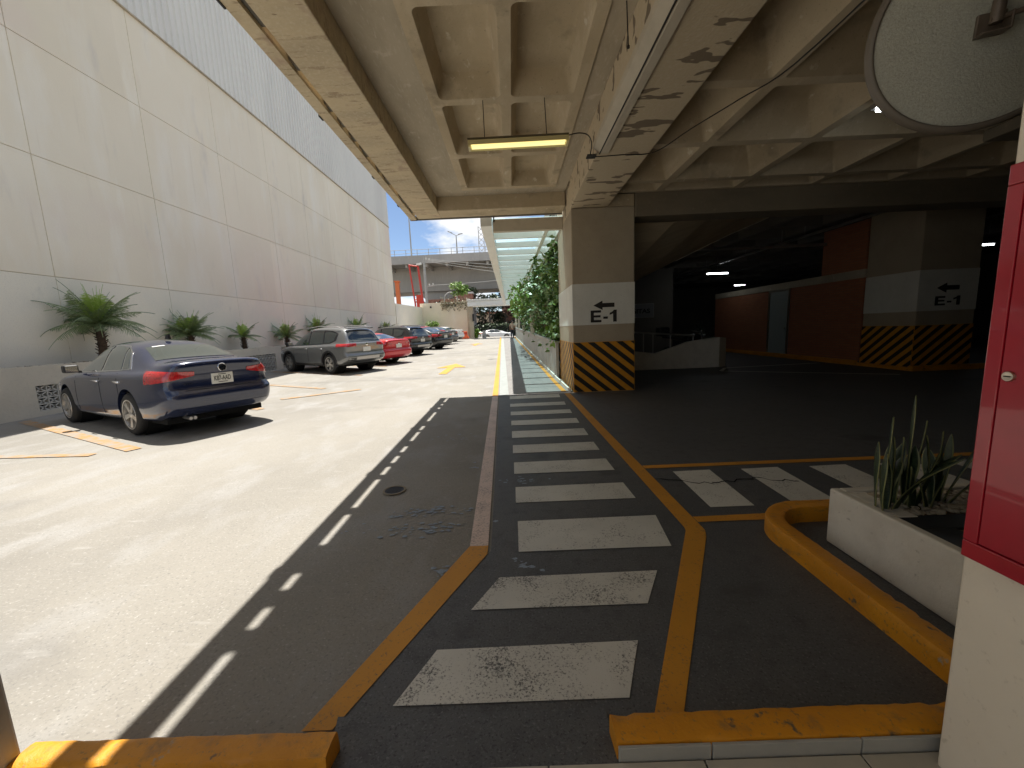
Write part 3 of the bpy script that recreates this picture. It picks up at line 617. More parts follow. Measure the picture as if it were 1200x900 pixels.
t = thing('ramp_parapet', 'low pale concrete parapet with a dipped top at the garage ramp', 'parapet', (5, 12.3, 0))
mb = MB(); mb.prism([(2.45, 12.25, 0), (6.5, 12.25, 0), (6.5, 12.25, .94), (5.55, 12.25, .83), (4.54, 12.25, .5), (3.9, 12.25, .59), (2.45, 12.25, .75)], (0, .25, 0)); mb.build('parapet_face', 'planter_white', t, recalc=True, bevel=.01)
mb = MB(); mb.prism([(6.502, 12.25, 0), (6.79, 12.42, 0), (6.79, 12.42, .91), (6.502, 12.25, .94)], (0, .25, 0)); mb.build('parapet_return', 'con_smooth', t, recalc=True)
t = thing('handrail', 'thin steel handrail above the low garage parapet', 'handrail', (4.6, 12.4, .6))
mb = MB(); mb.tube([(2.6, 12.38, 1.25), (3.89, 12.38, 1.19), (5.75, 12.38, 1.02)], .028, 8); mb.build('rail', 'steel', t, smooth=60)
for x, z in ((2.9, 1.23), (3.75, 1.19), (4.15, 1.165), (4.45, 1.14), (5.0, 1.09), (5.72, 1.02)):
    mb = MB(); zb = .82 if x > 5.5 else (.66 if x > 4.9 else .5); mb.tube([(x, 12.38, zb), (x, 12.38, z)], .014, 6); mb.build('post', 'steel', t)
t = thing('wall_sign', 'grey sign board reading VISITAS deep in the dark garage', 'sign', (6.5, 20, 2.1))
mb = MB(); mb.box(5.7, 7.22, 20, 20.04, 1.76, 2.46); mb.build('board', 'sign_grey', t)
vs, fs, w, h = text_mesh('VISITAS', .3, .002, .008, 1.16)
mb = MB(); mb.add([(5.86 + v.x, 19.994 + v.y * .3, 1.98 + v.z) for v in vs], fs); mb.build('lettering', 'haz_k', t)
mb = MB()
for b in ((5.7, 7.22, 1.76, 1.79), (5.7, 7.22, 2.43, 2.46), (5.7, 5.73, 1.79, 2.43), (7.19, 7.22, 1.79, 2.43)): mb.box(b[0], b[1], 19.98, 20.0, b[2], b[3])
mb.build('frame', 'steel', t)
t = thing('sign_wall', 'dark wall panel behind the grey sign board', 'garage wall', (6, 20.2, 0))
mb = MB(); mb.box(2.42, 8.2, 20.05, 20.3, 0, 4.14); mb.build('wall_face', 'con_dark', t)

for (x0_, y0_, x1_, y1_, z_, r_, lab) in ((3.0, 12.9, 23, 12.9, 3.72, .05, 'dark pipe hung under the garage ceiling over the low parapet'), (8.9, 9.2, 8.9, 30, 3.85, .04, 'thin dark pipe running back along the garage ceiling beside the dim column')):
    t = thing('ceiling_pipe', lab, 'pipe', (x0_, y0_, z_)); mb = MB(); mb.tube([(x0_, y0_, z_), (x1_, y1_, z_)], r_, 8); mb.build('pipe', 'steel', t, smooth=60)
    for k in range(8): mb = MB(); q = k / 7; mb.tube([(x0_ + (x1_ - x0_) * q, y0_ + (y1_ - y0_) * q, z_), (x0_ + (x1_ - x0_) * q, y0_ + (y1_ - y0_) * q, 4.2)], .008, 5); mb.build('hanger', 'steel', t)
# garage strip lights (lit)
def strip_light(c, d, ln, label):
    t = thing('strip_light', label, 'strip light', c, 'lit strip lights in the garage')
    d = Vector(d).normalized(); n = d.cross(Vector((0, 0, 1))).normalized(); c = Vector(c)
    mb = MB(); mb.obox(c + Vector((0, 0, .05)), d, n, (0, 0, 1), ln / 2 + .03, .07, .03); mb.build('housing', 'steel', t)
    mb = MB(); mb.tube([c - d * ln / 2, c + d * ln / 2], .03, 10); mb.build('tube', 'tube_cold', t, smooth=60)
    mb = MB(); mb.tube([c + Vector((0, 0, .08)), c + Vector((0, 0, 4.16 - c.z))], .006, 5); mb.build('hanger', 'steel', t)
strip_light((9.08, 17.5, 3.5), (1, 0, 0), .9, 'lit strip light above the left end of the orange brick wall')
strip_light((13.7, 23.8, 3.5), (1, 0, 0), .6, 'lit strip light farthest back, just over the brick wall coping')
strip_light((15.3, 12.9, 3.5), (1, 0, 0), .35, 'lit strip light right of the dim E-1 column')
strip_light((4.97, 5.06, 3.9), (1, -.12, 0), .9, 'lit strip light showing under the round mirror')
# ------------------------------------------------------------------ big building on the left
XW = -11.2
bl = thing('panel_building', 'tall beige panelled building with corrugated metal upper cladding along the car park', 'building', (XW, 18, 0))
ys = [38.2 - 3.2 * i + (.0 if i == 0 else .45) for i in range(16)]; ys = sorted([y for y in ys if y > -8])
mb = MB()
zs = [3.2, 6.03, 8.72, 11.4]; g = .007
for a, b in zip(ys, ys[1:]):
    for c, d in zip(zs, zs[1:]): mb.box(XW - .06, XW, a + g, b - g, c + g, d - g)
mb.build('wall_panels', 'wallplaster', bl, bevel=.006, seg=1)
mb = MB()
for a, b in zip(ys, ys[1:]): mb.box(XW - .06, XW + .004, a + g * .6, b - g * .6, -.1, 3.2 - g)
mb.build('lower_panels', 'wall_lower', bl, bevel=.006, seg=1)
mb = MB(); mb.box(-24, XW - .03, ys[0], 38.19, -.1, 15.15); mb.build('backing_wall', 'joint', bl)
mb = MB(); n = int((38.2 - ys[0]) / .27); vs = []
for i in range(n):
    y = ys[0] + .27 * i
    for (o, d) in ((0, 0), (.10, 0), (.135, .045), (.235, .045)): vs += [(XW + .01 + d, y + o, 11.42), (XW + .01 + d, y + o, 15.3)]
mb.add(vs, [(2 * i, 2 * i + 2, 2 * i + 3, 2 * i + 1) for i in range(len(vs) // 2 - 1)])
mb.build('metal_cladding', 'metal_clad', bl)
mb = MB(); mb.box(XW + .002, XW + .075, ys[0], 38.2, 11.385, 11.418); mb.build('drip_flashing', 'con_smooth', bl)
mb = MB(); mb.box(XW - .1, XW + .09, ys[0], 38.25, 15.3, 15.42); mb.build('roof_capping', 'metal_clad', bl)

# long planter along the wall
XP = -10.35
pl = thing('long_planter', 'long stained concrete planter with breeze block vents at the foot of the beige building', 'planter', (XP, 16, 0))
pt = lambda y: 1.09 + .006 * max(0, y - 8)
vents = [(8.3, 9.55, .10, .66), (14.4, 16.95, .13, .84)]
segs = [(-8, 8.3), (9.55, 14.4), (16.95, 17.45)]
mb = MB()
def wallseg(a, b, z0f, z1f):
    mb.prism([(XP - .12, a, z0f(a)), (XP, a, z0f(a)), (XP, a, z1f(a)), (XP - .12, a, z1f(a))], (0, b - a, 0)) if False else mb.add([(XP - .12, a, z0f(a)), (XP, a, z0f(a)), (XP, a, z1f(a)), (XP - .12, a, z1f(a)), (XP - .12, b, z0f(b)), (XP, b, z0f(b)), (XP, b, z1f(b)), (XP - .12, b, z1f(b))], [(0, 3, 2, 1), (4, 5, 6, 7), (0, 1, 5, 4), (1, 2, 6, 5), (2, 3, 7, 6), (3, 0, 4, 7)])
g0 = lambda y: ramp(y) - .1
for a, b in segs: wallseg(a, b, g0, pt)
for (a, b, z0, z1) in vents: wallseg(a, b, g0, lambda y: z0); wallseg(a, b, lambda y: z1, pt)
mb.box(XP - .84, XP - .12, 17.33, 17.45, .0, 1.14)
mb.build('planter_wall', 'planter_con', pl)
mb = MB()
for (a, b) in ((18.5, 38.1),):
    mb.add([(XP - .6, a, ramp(a) - .1), (XP - .4, a, ramp(a) - .1), (XP - .4, a, 1.1), (XP - .6, a, 1.1), (XP - .6, b, ramp(b) - .1), (XP - .4, b, ramp(b) - .1), (XP - .4, b, 1.5), (XP - .6, b, 1.5)], [(0, 3, 2, 1), (4, 5, 6, 7), (0, 1, 5, 4), (1, 2, 6, 5), (2, 3, 7, 6), (3, 0, 4, 7)])
mb.build('rear_planter_wall', 'planter_con', pl)
mb = MB(); mb.add([(XP - .118, -8, 1.03), (XP - .118, 17.4, 1.09), (XW, 17.4, 1.09), (XW, -8, 1.03)], [(0, 1, 2, 3)]); mb.add([(XP - .5, 18.5, 1.05), (XP - .5, 38, 1.45), (XW, 38, 1.45), (XW, 18.5, 1.05)], [(0, 1, 2, 3)])
random.seed(5)
for k in range(160):
    y = random.uniform(5, 17.3); x = random.uniform(XP - .5, XP - .1); z = pt(y) - .05; r = random.uniform(.04, .12); a = random.uniform(0, 6.28)
    mb.add([(x + r * math.cos(a + q) * .9, y + r * math.sin(a + q), z + random.uniform(-.02, .06)) for q in (0, 1.6, 3.1, 4.7)], [(0, 1, 2, 3)])
mb.build('soil', 'soil', pl)
for (a, b, z0, z1) in vents:
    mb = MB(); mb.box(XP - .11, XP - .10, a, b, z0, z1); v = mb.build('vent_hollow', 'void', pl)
    mb = MB(); rows = 4; hh = (z1 - z0) / rows; cols = max(1, round((b - a) / .21)); ww = (b - a) / cols
    for i in range(rows):
        for j in range(cols):
            ya, za = a + j * ww, z0 + i * hh; t_ = .024
            mb.box(XP - .095, XP - .02, ya, ya + ww, za, za + t_); mb.box(XP - .095, XP - .021, ya, ya + .022, za + t_, za + hh)
            for (p, q, r_, s_) in ((0, 0, 1, 1), (1, 0, 0, 1)):
                A = Vector((XP - .055, ya + p * ww, za + q * hh)); B = Vector((XP - .055, ya + r_ * ww, za + s_ * hh)); d = B - A
                mb.obox((A + B) / 2, d, (1, 0, 0), d.cross(Vector((1, 0, 0))), d.length / 2, .03, .013)
    mb.build('vent_grille', 'vent', pl)

# palms in the planter
def palm(label, y, z0, htr, rad, nf, seed, x=-10.72, lean=0):
    random.seed(seed)
    t = thing('dwarf_palm', label, 'palm', (x, y, z0), 'dwarf palms along the beige wall')
    mb = MB(); n = 10; H_ = htr
    P = [(x + lean * (i / n) ** 2, y, z0 - .05 + H_ * i / n) for i in range(n + 1)]
    mb.tube(P, [.095 * (1 - .25 * i / n) * (rad / 1.25) ** .5 + (.012 if i % 2 else 0) for i in range(n + 1)], 10)
    for k in range(46):
        a = k * 2.4; z = z0 + H_ * (.05 + .93 * k / 46); r = .085 * (rad / 1.25) ** .5; d = Vector((math.cos(a), math.sin(a), .75)).normalized()
        p = Vector((x + lean * ((z - z0) / H_) ** 2, y, z)) + Vector((math.cos(a), math.sin(a), 0)) * r
        mb.tube([p, p + d * .05 * (1 + random.random())], [.018, .008], 4)
    mb.build('trunk', 'palm_trunk', t, smooth=60)
    top = Vector((x + lean, y, z0 + H_ - .04))
    nf = int(nf * 1.15)
    for nm, m, rng in (('fronds', 'leaf_palm', range(0, int(nf * .78))), ('new_fronds', 'leaf_palm_new', range(int(nf * .78), nf))):
        mb = MB()
        for k in rng:
            az = k * 2.39996 + random.uniform(-.2, .2); f = k / (nf - 1)
            el = R(6 + 78 * f ** .95 + random.uniform(-7, 7)); L_ = rad * random.uniform(.85, 1.05) * (1.05 if f < .75 else .85)
            d = Vector((math.cos(az) * math.cos(el), math.sin(az) * math.cos(el), math.sin(el))); hor = Vector((math.cos(az), math.sin(az), 0)); side = Vector((-math.sin(az), math.cos(az), 0))
            pts = []; p = top.copy(); N_ = 13; cur = d.copy()
            for i in range(N_ + 1):
                pts.append(p.copy()); p += cur * L_ / N_; cur = (cur + Vector((0, 0, -1)) * (.05 + .055 * (1 - f))).normalized()
            for p in pts:
                if p.x < XW + .03: p.x = XW + .03 + (XW + .03 - p.x) * -.05
            mb.tube(pts, [.013 * (1 - i / (N_ + 1)) + .003 for i in range(N_ + 1)], 4)
            for i in range(1, N_ * 3):
                u = i / 3; a = int(u); fr = u - a
                if a >= N_: break
                q = pts[a].lerp(pts[a + 1], fr); tg = (pts[a + 1] - pts[a]).normalized(); s_ = u / N_
                ll = rad * .25 * (math.sin(min(1, s_ * 1.15 + .12) * math.pi) ** .6) * random.uniform(.8, 1.1)
                nrm = tg.cross(side)
                for sg in (-1, 1):
                    dd = (side * sg * .85 + tg * .55 + nrm * -.30 + Vector((0, 0, random.uniform(-.15, .12)))).normalized()
                    w = tg * .0075
                    m1 = q + dd * ll * .55 + Vector((0, 0, -.012)); e = q + dd * ll + Vector((0, 0, -.20 * ll))
                    if e.x < XW + .015: e.x = XW + .015; m1.x = max(m1.x, XW + .015)
                    mb.add([q - w, q + w, m1 + w * 1.1, m1 - w * 1.1, e], [(0, 1, 2, 3), (3, 2, 4)])
        mb.build(nm, m, t)
palm('largest dwarf palm with bright green new fronds, standing behind the navy sedan', 10.2, 1.06, 1.0, 1.22, 36, 1)
palm('second palm along the wall, its trunk rising over the boot of the navy sedan', 13.05, 1.08, .68, 1.0, 32, 2)
palm('small sparse palm planted just right of the rear of the navy sedan', 15.6, 1.1, .55, .80, 13, 3)
palm('small palm at the end of the planter touching the front of the grey suv', 18.6, 1.1, .5, .98, 17, 4)
palm('palm half hidden behind the front roof of the grey suv', 21.6, 1.15, .75, 1.05, 17, 5)
palm('palm whose tips show behind the rear roof of the grey suv', 27.2, 1.25, .75, 1.1, 17, 6)
palm('farthest palm, low dark fronds behind the black suv', 33.5, 1.4, .5, 1.1, 15, 8)

# ------------------------------------------------------------------ far end walls
w1 = thing('corner_wall', 'plain pale wall continuing from the beige building to the far corner', 'wall', (-11, 42, 0))
mb = MB(); mb.prism([(-11.4, 38.25, .4), (-11.15, 38.25, .4), (-10.35, 46, .4), (-10.6, 46, .4)], (0, 0, 4.0)); mb.build('wall_face', 'wall_lower', w1)
w2 = thing('end_wall', 'pale wall across the end of the parking row with dry climber on its top', 'wall', (-7.5, 46, 0))
mb = MB(); mb.prism([(-10.6, 46.01, .3), (-5.05, 45.2, .3), (-5.05, 45.45, .3), (-10.6, 46.26, .3)], (0, 0, 4.55)); mb.build('wall_face', 'wallplaster', w2)
mb = MB(); mb.box(-5.04, -4.72, 45.0, 45.5, .4, 5.15); mb.build('end_pier', 'con_smooth', w2)
for x in (-9.3, -6.4):
    t = thing('wall_lamp', 'small dark bulkhead lamp high on the end wall, %s' % ('left one near the corner' if x < -8 else 'right one below the sapling'), 'wall lamp', (x, 45.5, 4.4))
    yy = 46.01 - (x + 10.6) * .146 - .005
    mb = MB(); mb.box(x - .1, x + .1, yy - .03, yy, 4.28, 4.5); mb.build('back_plate', 'steel', t)
    mb = MB(); mb.box(x - .085, x + .085, yy - .16, yy - .03, 4.3, 4.48); mb.build('hood', 'trim_black', t, bevel=.02)

def leaf_cloud(mb, pts, size, seed, fold=.25, up=.3):
    random.seed(seed)
    for p in pts:
        p = Vector(p); s = size * random.uniform(.6, 1.25)
        d = Vector((random.gauss(0, 1), random.gauss(0, 1), random.gauss(-.2, .6))).normalized(); n = Vector((random.gauss(0, .7), random.gauss(0, .7), 1)).normalized(); w = d.cross(n).normalized(); n = w.cross(d)
        a = p; b = p + d * s * .45 + w * s * .36 + n * s * fold * .3; c = p + d * s * .45 - w * s * .36 + n * s * fold * .3; e = p + d * s - n * s * .1; m = p + d * s * .5
        mb.add([a, b, e, c, m], [(0, 4, 1), (1, 4, 2), (2, 4, 3), (3, 4, 0)])
def blob_pts(c, r, n, seed, hollow=.35, lumps=9):
    random.seed(seed); L_ = []
    cs = []
    for k in range(lumps):
        v = Vector((random.gauss(0, 1), random.gauss(0, 1), random.gauss(0, .8))).normalized() * random.uniform(.3, .75)
        cs.append((Vector((c[0] + v.x * r[0], c[1] + v.y * r[1], c[2] + v.z * r[2])), random.uniform(.28, .5)))
    for i in range(n):
        q, s = random.choice(cs); v = Vector((random.gauss(0, 1), random.gauss(0, 1), random.gauss(0, 1))).normalized() * (random.uniform(hollow, 1) ** .6) * s
        L_.append((q.x + v.x * r[0], q.y + v.y * r[1], q.z + v.z * r[2]))
    return L_
def tree(label, x, y, z0, h, cr, n, ls, m='leaf_tree', seed=1, ch=None, tr=.16, name='street_tree', cat='tree', group=None):
    t = thing(name, label, cat, (x, y, z0), group); random.seed(seed); ch = ch or cr
    mb = MB(); top = z0 + h - ch; mid = Vector((x + random.uniform(-.3, .3) * cr * .3, y, z0 + (h - ch) * .55))
    mb.tube([(x, y, z0 - .1), mid, (mid.x, y, top)], [tr, tr * .75, tr * .5], 8)
    for k in range(5):
        a = k * 1.3 + random.random(); mb.tube([(mid.x, y, top - ch * .25), (mid.x + math.cos(a) * cr * .35, y + math.sin(a) * cr * .35, top + ch * .25), (mid.x + math.cos(a) * cr * .7, y + math.sin(a) * cr * .7, top + ch * .5)], [tr * .4, tr * .25, tr * .08], 6)
    mb.build('trunk', 'bark', t, smooth=60)
    mb = MB(); leaf_cloud(mb, blob_pts((mid.x, y, z0 + h - ch), (cr, cr, ch), n, seed), ls, seed); mb.build('crown', m, t)
    return t
tree('slim bright green sapling rising behind the end wall', -6.05, 47.0, .65, 6.6, 1.25, 900, .26, 'leaf_young', 21, ch=.95, tr=.07, name='sapling')
t = thing('yellow_shrub', 'yellow green shrub in the far corner behind the black suv', 'shrub', (-9.2, 44.6, .6)); mb = MB()
mb.tube([(-9.2, 44.6, .55), (-9.15, 44.6, 1.6)], [.05, .03], 6); mb.build('stem', 'bark', t); mb = MB(); leaf_cloud(mb, blob_pts((-9.1, 44.5, 2.15), (1.1, .7, .75), 500, 22), .24, 22); mb.build('foliage', 'leaf_young', t)
t = thing('dry_climber', 'brownish climber draped over the right top of the end wall', 'climber', (-6.2, 45.4, 4.8)); mb = MB()
random.seed(9); pts = [(random.uniform(-8.0, -4.9), 45.5 + random.uniform(-.45, .25), 4.7 + random.random() ** 2 * .8 * (.5 + .5 * math.sin(i * .37)) - (random.random() ** 3) * .9) for i in range(800)]
leaf_cloud(mb, pts, .2, 30); mb.build('foliage', 'leaf_dry', t)
mb = MB()
for k in range(7): mb.tube([(-7.6 + k * .4, 45.35, 4.4), (-7.5 + k * .42, 45.4, 5.2), (-7.3 + k * .4, 45.5, 5.8)], [.03, .02, .008], 5)
mb.build('stems', 'vine_stem', t)

# gate portal
gp = thing('gate_canopy', 'flat white entrance canopy bridging the lane at the street end', 'entrance canopy', (-2.5, 43, 0))
mb = MB(); mb.box(-4.7, 1.2, 42.6, 44.4, 4.1, 4.62); mb.build('slab', 'canopy_white', gp, bevel=.03)
mb = MB(); mb.box(-4.75, 1.25, 42.5, 44.5, 4.62, 4.82); mb.build('roof_edge', 'paint_white', gp, bevel=.02)
mb = MB(); mb.box(-4.62, -4.2, 43.2, 43.6, .5, 4.1); mb.build('post', 'con_smooth', gp)
mb = MB(); mb.box(-4.28, -4.05, 42.98, 43.18, 2.5, 3.3); mb.build('intercom_lamp', 'trim_black', gp, bevel=.02)
t = thing('gate_shrub', 'small leafy shrub beside the pale bollard at the gate', 'shrub', (-3.9, 44, .6)); mb = MB(); leaf_cloud(mb, blob_pts((-3.85, 44, 1.2), (.5, .4, .8), 350, 33), .18, 33); mb.build('foliage', 'leaf_vine_new', t)
mb = MB(); mb.tube([(-3.9, 44, .5), (-3.9, 44, 1.2)], [.05, .02], 6); mb.build('stem', 'bark', t)
t = thing('gate_bollard', 'short pale bollard at the left edge of the lane exit', 'bollard', (-3.1, 43.4, .6)); mb = MB(); mb.lathe([(.0001, 0), (.22, 0), (.2, .75), (.17, .85), (.0001, .87)], Matrix.Translation((-3.1, 43.4, .6)), 16); mb.build('post', 'pole_grey', t, smooth=50)
mb = MB(); mb.lathe([(.203, .55), (.207, .55), (.205, .62), (.2, .62)], Matrix.Translation((-3.1, 43.4, .6)), 16); mb.build('reflective_band', 'paint_white', t)
t = thing('plastic_barrier', 'orange plastic road barrier at the foot of the end wall', 'barrier', (-5.4, 43.6, .63))
mb = MB(); mb.prism([(-6.0, 43.3, .63), (-4.8, 43.3, .63), (-4.8, 43.3, .78), (-4.95, 43.3, .95), (-5.0, 43.3, 1.45), (-5.8, 43.3, 1.45), (-5.85, 43.3, .95), (-6.0, 43.3, .78)], (0, .45, 0)); mb.build('body', 'orange_plastic', t, recalc=True, bevel=.04)
mb = MB()
for x in (-5.65, -5.15): mb = MB(); mb.box(x - .12, x + .12, 43.28, 43.299, 1.1, 1.3); mb.build('grip_slot', 'red_steel', t)

# ------------------------------------------------------------------ street beyond
mb = MB(); mb.add([(-60, 52, .03), (60, 52, .03), (60, 62, .03), (-60, 62, .03)], [(0, 1, 2, 3)]); struct('street', mb, 'asphalt')
fn = thing('street_fence', 'dark clipped hedge fence on the far side of the street', 'hedge', (0, 63, 0))
mb = MB(); random.seed(41); leaf_cloud(mb, [(random.uniform(-9, 9), 63 + random.uniform(-.5, .5), random.uniform(.3, 2.4) + .25 * math.sin(i * .7)) for i in range(2600)], .42, 41); mb.build('foliage', 'leaf_tree', fn)
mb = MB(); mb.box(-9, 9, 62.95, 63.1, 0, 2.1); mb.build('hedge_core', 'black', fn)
gt = 'trees across the street'
for i, (x, y, h, cr, m, lab) in enumerate(((-6.5, 70, 9.5, 2.6, 'leaf_tree', 'leafy street tree far left beyond the white canopy'), (-3.6, 67, 8.5, 2.3, 'leaf_tree', 'grey green street tree beyond the middle of the gate'), (-1.3, 72, 10, 2.7, 'leaf_tree', 'tall pale street tree right of the middle of the gate'), (.6, 66, 7.2, 2.0, 'leaf_tree_red', 'reddish leaved street tree beyond the walking person'), (2.6, 70, 8.5, 2.4, 'leaf_tree', 'street tree hidden mostly by the climbing plants'), (-13.5, 66, 7.2, 2.3, 'leaf_tree', 'bushy tree under the overpass beside the pier'))):
    tree(lab, x, y, 0, h, cr, 1100, .42, m, 50 + i, tr=.2, group=gt)
for i, (x, y, h, cr, lab) in enumerate(((-8.8, 75, 6.0, 2.6, 'low leafy tree leftmost behind the street hedge'), (-5.0, 78, 6.6, 2.8, 'low grey green tree behind the hedge, left of the white car'), (-1.8, 76, 6.0, 2.7, 'low round tree right behind the hedge and the white car'), (1.6, 77, 6.8, 3.0, 'low tree behind the hedge next to the walking person'))):
    tree(lab, x, y, 0, h, cr, 1300, .45, 'leaf_tree', 90 + i, ch=2.9, tr=.2, group='low trees behind the street hedge')
hf = thing('far_house', 'long beige house far behind the street trees', 'house', (0, 98, 0))
mb = MB(); mb.box(-22, 22, 98, 106, 0, 5.6); mb.build('wall', 'planter_con', hf)
mb = MB(); mb.box(-22.3, 22.3, 97.7, 106.3, 5.6, 6.0); mb.build('roof', 'house_brick', hf)
for i in range(9):
    mb = MB(); mb.box(-12 + i * 2.6, -10.6 + i * 2.6, 97.93, 97.995, 1.2, 3.4); mb.build('window', 'glass_dark', hf)
hs = thing('pink_house', 'low white and brick house with red parapet seen over the end wall', 'house', (-9, 68, 0))
mb = MB(); mb.box(-13.5, -6.4, 66, 72, 0, 6.2); mb.build('wall', 'house_white', hs)
mb = MB(); mb.box(-13.7, -9.4, 65.8, 72.2, 6.2, 6.9); mb.box(-9.3, -6.3, 65.9, 72.2, 6.2, 7.6); mb.build('brick_parapet', 'house_brick', hs)
mb = MB(); mb.box(-9.4, -6.2, 65.75, 72.3, 7.62, 7.9); mb.build('roof', 'house_white', hs)
for x in (-12.7, -11.1, -8.4, -7.2):
    mb = MB(); mb.box(x, x + .8, 65.93, 65.995, 4.6, 5.8); w = mb.build('window', 'glass_dark', hs)
    mb = MB(); mb.box(x - .08, x + .88, 65.9, 65.929, 4.5, 4.6); mb.build('sill', 'house_white', w)
bh = thing('brick_block', 'reddish brick building behind the trees across the street', 'building', (3, 84, 0))
mb = MB(); mb.box(-2, 9, 84, 92, 0, 7.5); mb.build('wall', 'house_brick', bh)
mb = MB(); mb.box(-2.2, 9.2, 83.8, 92.2, 7.5, 7.9); mb.build('roof', 'house_white', bh)
for i in range(4):
    for z in (1.2, 4.3):
        mb = MB(); mb.box(-1.2 + i * 2.6, .1 + i * 2.6, 83.94, 83.995, z, z + 1.6); mb.build('window', 'glass_dark', bh)
ah = thing('arch_frame', 'thin grey arched frame standing behind the end wall', 'arch', (-8.5, 56, 0)); mb = MB()
mb.tube([(-9.35, 56, 0), (-9.35, 56, 6.1)] + [(-8.45 + .9 * math.cos(R(180 - a)), 56, 6.1 + .9 * math.sin(R(180 - a))) for a in range(15, 180, 15)] + [(-7.55, 56, 6.1), (-7.55, 56, 0)], .07, 8); mb.build('hoop', 'pole_grey', ah, smooth=60)

# overpass
ov = thing('overpass', 'grey concrete motorway overpass crossing behind the car park', 'overpass', (-8, 72, 0))
sk = lambda x: -.03 * (x + 12)
def slab_x(name, x0, x1, y0, y1, z0, z1, m, par=ov, **k):
    mb = MB(); mb.add([(x0, y0 + sk(x0), z0), (x1, y0 + sk(x1), z0), (x1, y1 + sk(x1), z0), (x0, y1 + sk(x0), z0), (x0, y0 + sk(x0), z1), (x1, y0 + sk(x1), z1), (x1, y1 + sk(x1), z1), (x0, y1 + sk(x0), z1)],
                      [(0, 3, 2, 1), (4, 5, 6, 7), (0, 1, 5, 4), (1, 2, 6, 5), (2, 3, 7, 6), (3, 0, 4, 7)]); return mb.build(name, m, par, **k)
slab_x('deck_fascia', -70, 60, 70, 70.5, 13.5, 14.9, 'con_grey'); slab_x('deck_slab', -70, 60, 70.5, 90, 13.75, 14.7, 'con_grey'); slab_x('box_girder', -70, 60, 76, 84, 9.3, 13.74, 'con_grey')
for i in range(16):
    x = -40 + i * 3.6; slab_x('deck_rib', x, x + .4, 70.55, 75.95, 13.0, 13.73, 'con_grey')
mb = MB()
for i in range(44):
    x = -46 + 2 * i; mb.tube([(x, 70.2 + sk(x), 14.85), (x, 70.2 + sk(x), 15.95)], .05, 5)
for z in (15.3, 15.9): mb.tube([(-46, 70.2 + sk(-46), z), (42, 70.2 + sk(42), z)], .045, 5)
mb.build('railing', 'pole_grey', ov)
mb = MB(); P = [(-21.5, 0), (-17.6, 0), (-16.6, 3.5), (-15.8, 6.2), (-14.4, 8.2), (-12.2, 9.35), (-27, 9.35), (-24.5, 8.2), (-23, 6)]
P = [(x + 3.0 - .0, z) for x, z in [(-18.2, 0), (-15.7, 0), (-15.9, 4), (-15.6, 6.2), (-14.6, 8.0), (-12.8, 9.28), (-21.5, 9.28), (-19.7, 8.1), (-18.6, 6.2), (-18.2, 4)]]
mb.prism([(x, 77, z) for x, z in P], (0, 5, 0)); mb.build('flared_pier', 'con_grey', ov, recalc=True)
for (x, h, lab) in ((-17.2, 9.5, 'tall lamp post on the overpass by the beige building, without visible arm'), (-9.1, 3.3, 'short lamp post with a double arm on the overpass left of the glass canopy')):
    t = thing('lamp_post', lab, 'lamp post', (x, 71, 14.8)); mb = MB(); mb.tube([(x, 71 + sk(x), 14.7), (x, 71 + sk(x), 14.8 + h)], [.14, .08], 8); mb.build('pole', 'pole_grey', t, smooth=60)
    if h < 6:
        mb = MB(); mb.tube([(x - .9, 71 + sk(x), 14.9 + h + .4), (x, 71 + sk(x), 14.8 + h), (x + .6, 71 + sk(x), 14.8 + h + .15)], .06, 6); mb.build('arm', 'pole_grey', t)
        mb = MB(); mb.obox((x - 1.05, 71 + sk(x), 14.95 + h + .45), (1, 0, -.4), (0, 1, 0), (.4, 0, 1), .4, .16, .07); mb.obox((x + .75, 71 + sk(x), 14.85 + h + .18), (1, 0, .2), (0, 1, 0), (-.2, 0, 1), .4, .16, .07); mb.build('lamp_head', 'steel', t)
    else:
        mb = MB(); mb.tube([(x, 71 + sk(x), 14.8 + h), (x - 1.6, 71 + sk(x), 15.2 + h)], .06, 6); mb.build('arm', 'pole_grey', t)
t = thing('lattice_mast', 'pale lattice mast rising above the overpass beside the glass canopy', 'mast', (-5, 76, 14.8)); mb = MB()
for dx in (-.5, .5): mb.tube([(-5 + dx, 75, 14.6), (-5 + dx, 75, 20.5)], .07, 6)
for k in range(6):
    z = 14.8 + k * .95; mb.tube([(-5.5, 75, z), (-4.5, 75, z + .95)], .05, 5); mb.tube([(-4.5, 75, z), (-5.5, 75, z + .95)], .05, 5)
mb.build('lattice', 'pole_grey', t)
# red steel frame, orange column, utility pole behind the corner
t = thing('red_frame', 'tall narrow red steel frame standing behind the far corner', 'steel frame', (-10.5, 47.5, 0)); mb = MB()
mb.tube([(-11.3, 47.6, .4), (-11.5, 47.6, 5), (-11.9, 47.6, 9.5)], .10, 8); mb.tube([(-10.45, 47.6, .4), (-10.55, 47.6, 5), (-10.85, 47.6, 9.3)], .13, 8); mb.build('leg_pair', 'red_steel', t, smooth=60)
mb = MB(); mb.tube([(-11.95, 47.6, 9.5), (-10.8, 47.6, 9.3)], .09, 8)
for z in (5.2, 5.5): mb.tube([(-11.5, 47.6, z), (-10.55, 47.6, z - .1)], .08, 6)
mb.build('crossbar', 'red_steel', t, smooth=60)
mb = MB(); mb.obox((-10.7, 47.5, 9.55), (1, 0, .2), (0, 1, 0), (0, 0, 1), .28, .2, .1); mb.build('floodlight', 'canopy_white', t)
mb = MB(); mb.box(-11.3, -10.5, 47.5, 47.7, 3.2, 6.0); mb.build('gate_panel', 'red_steel', t)
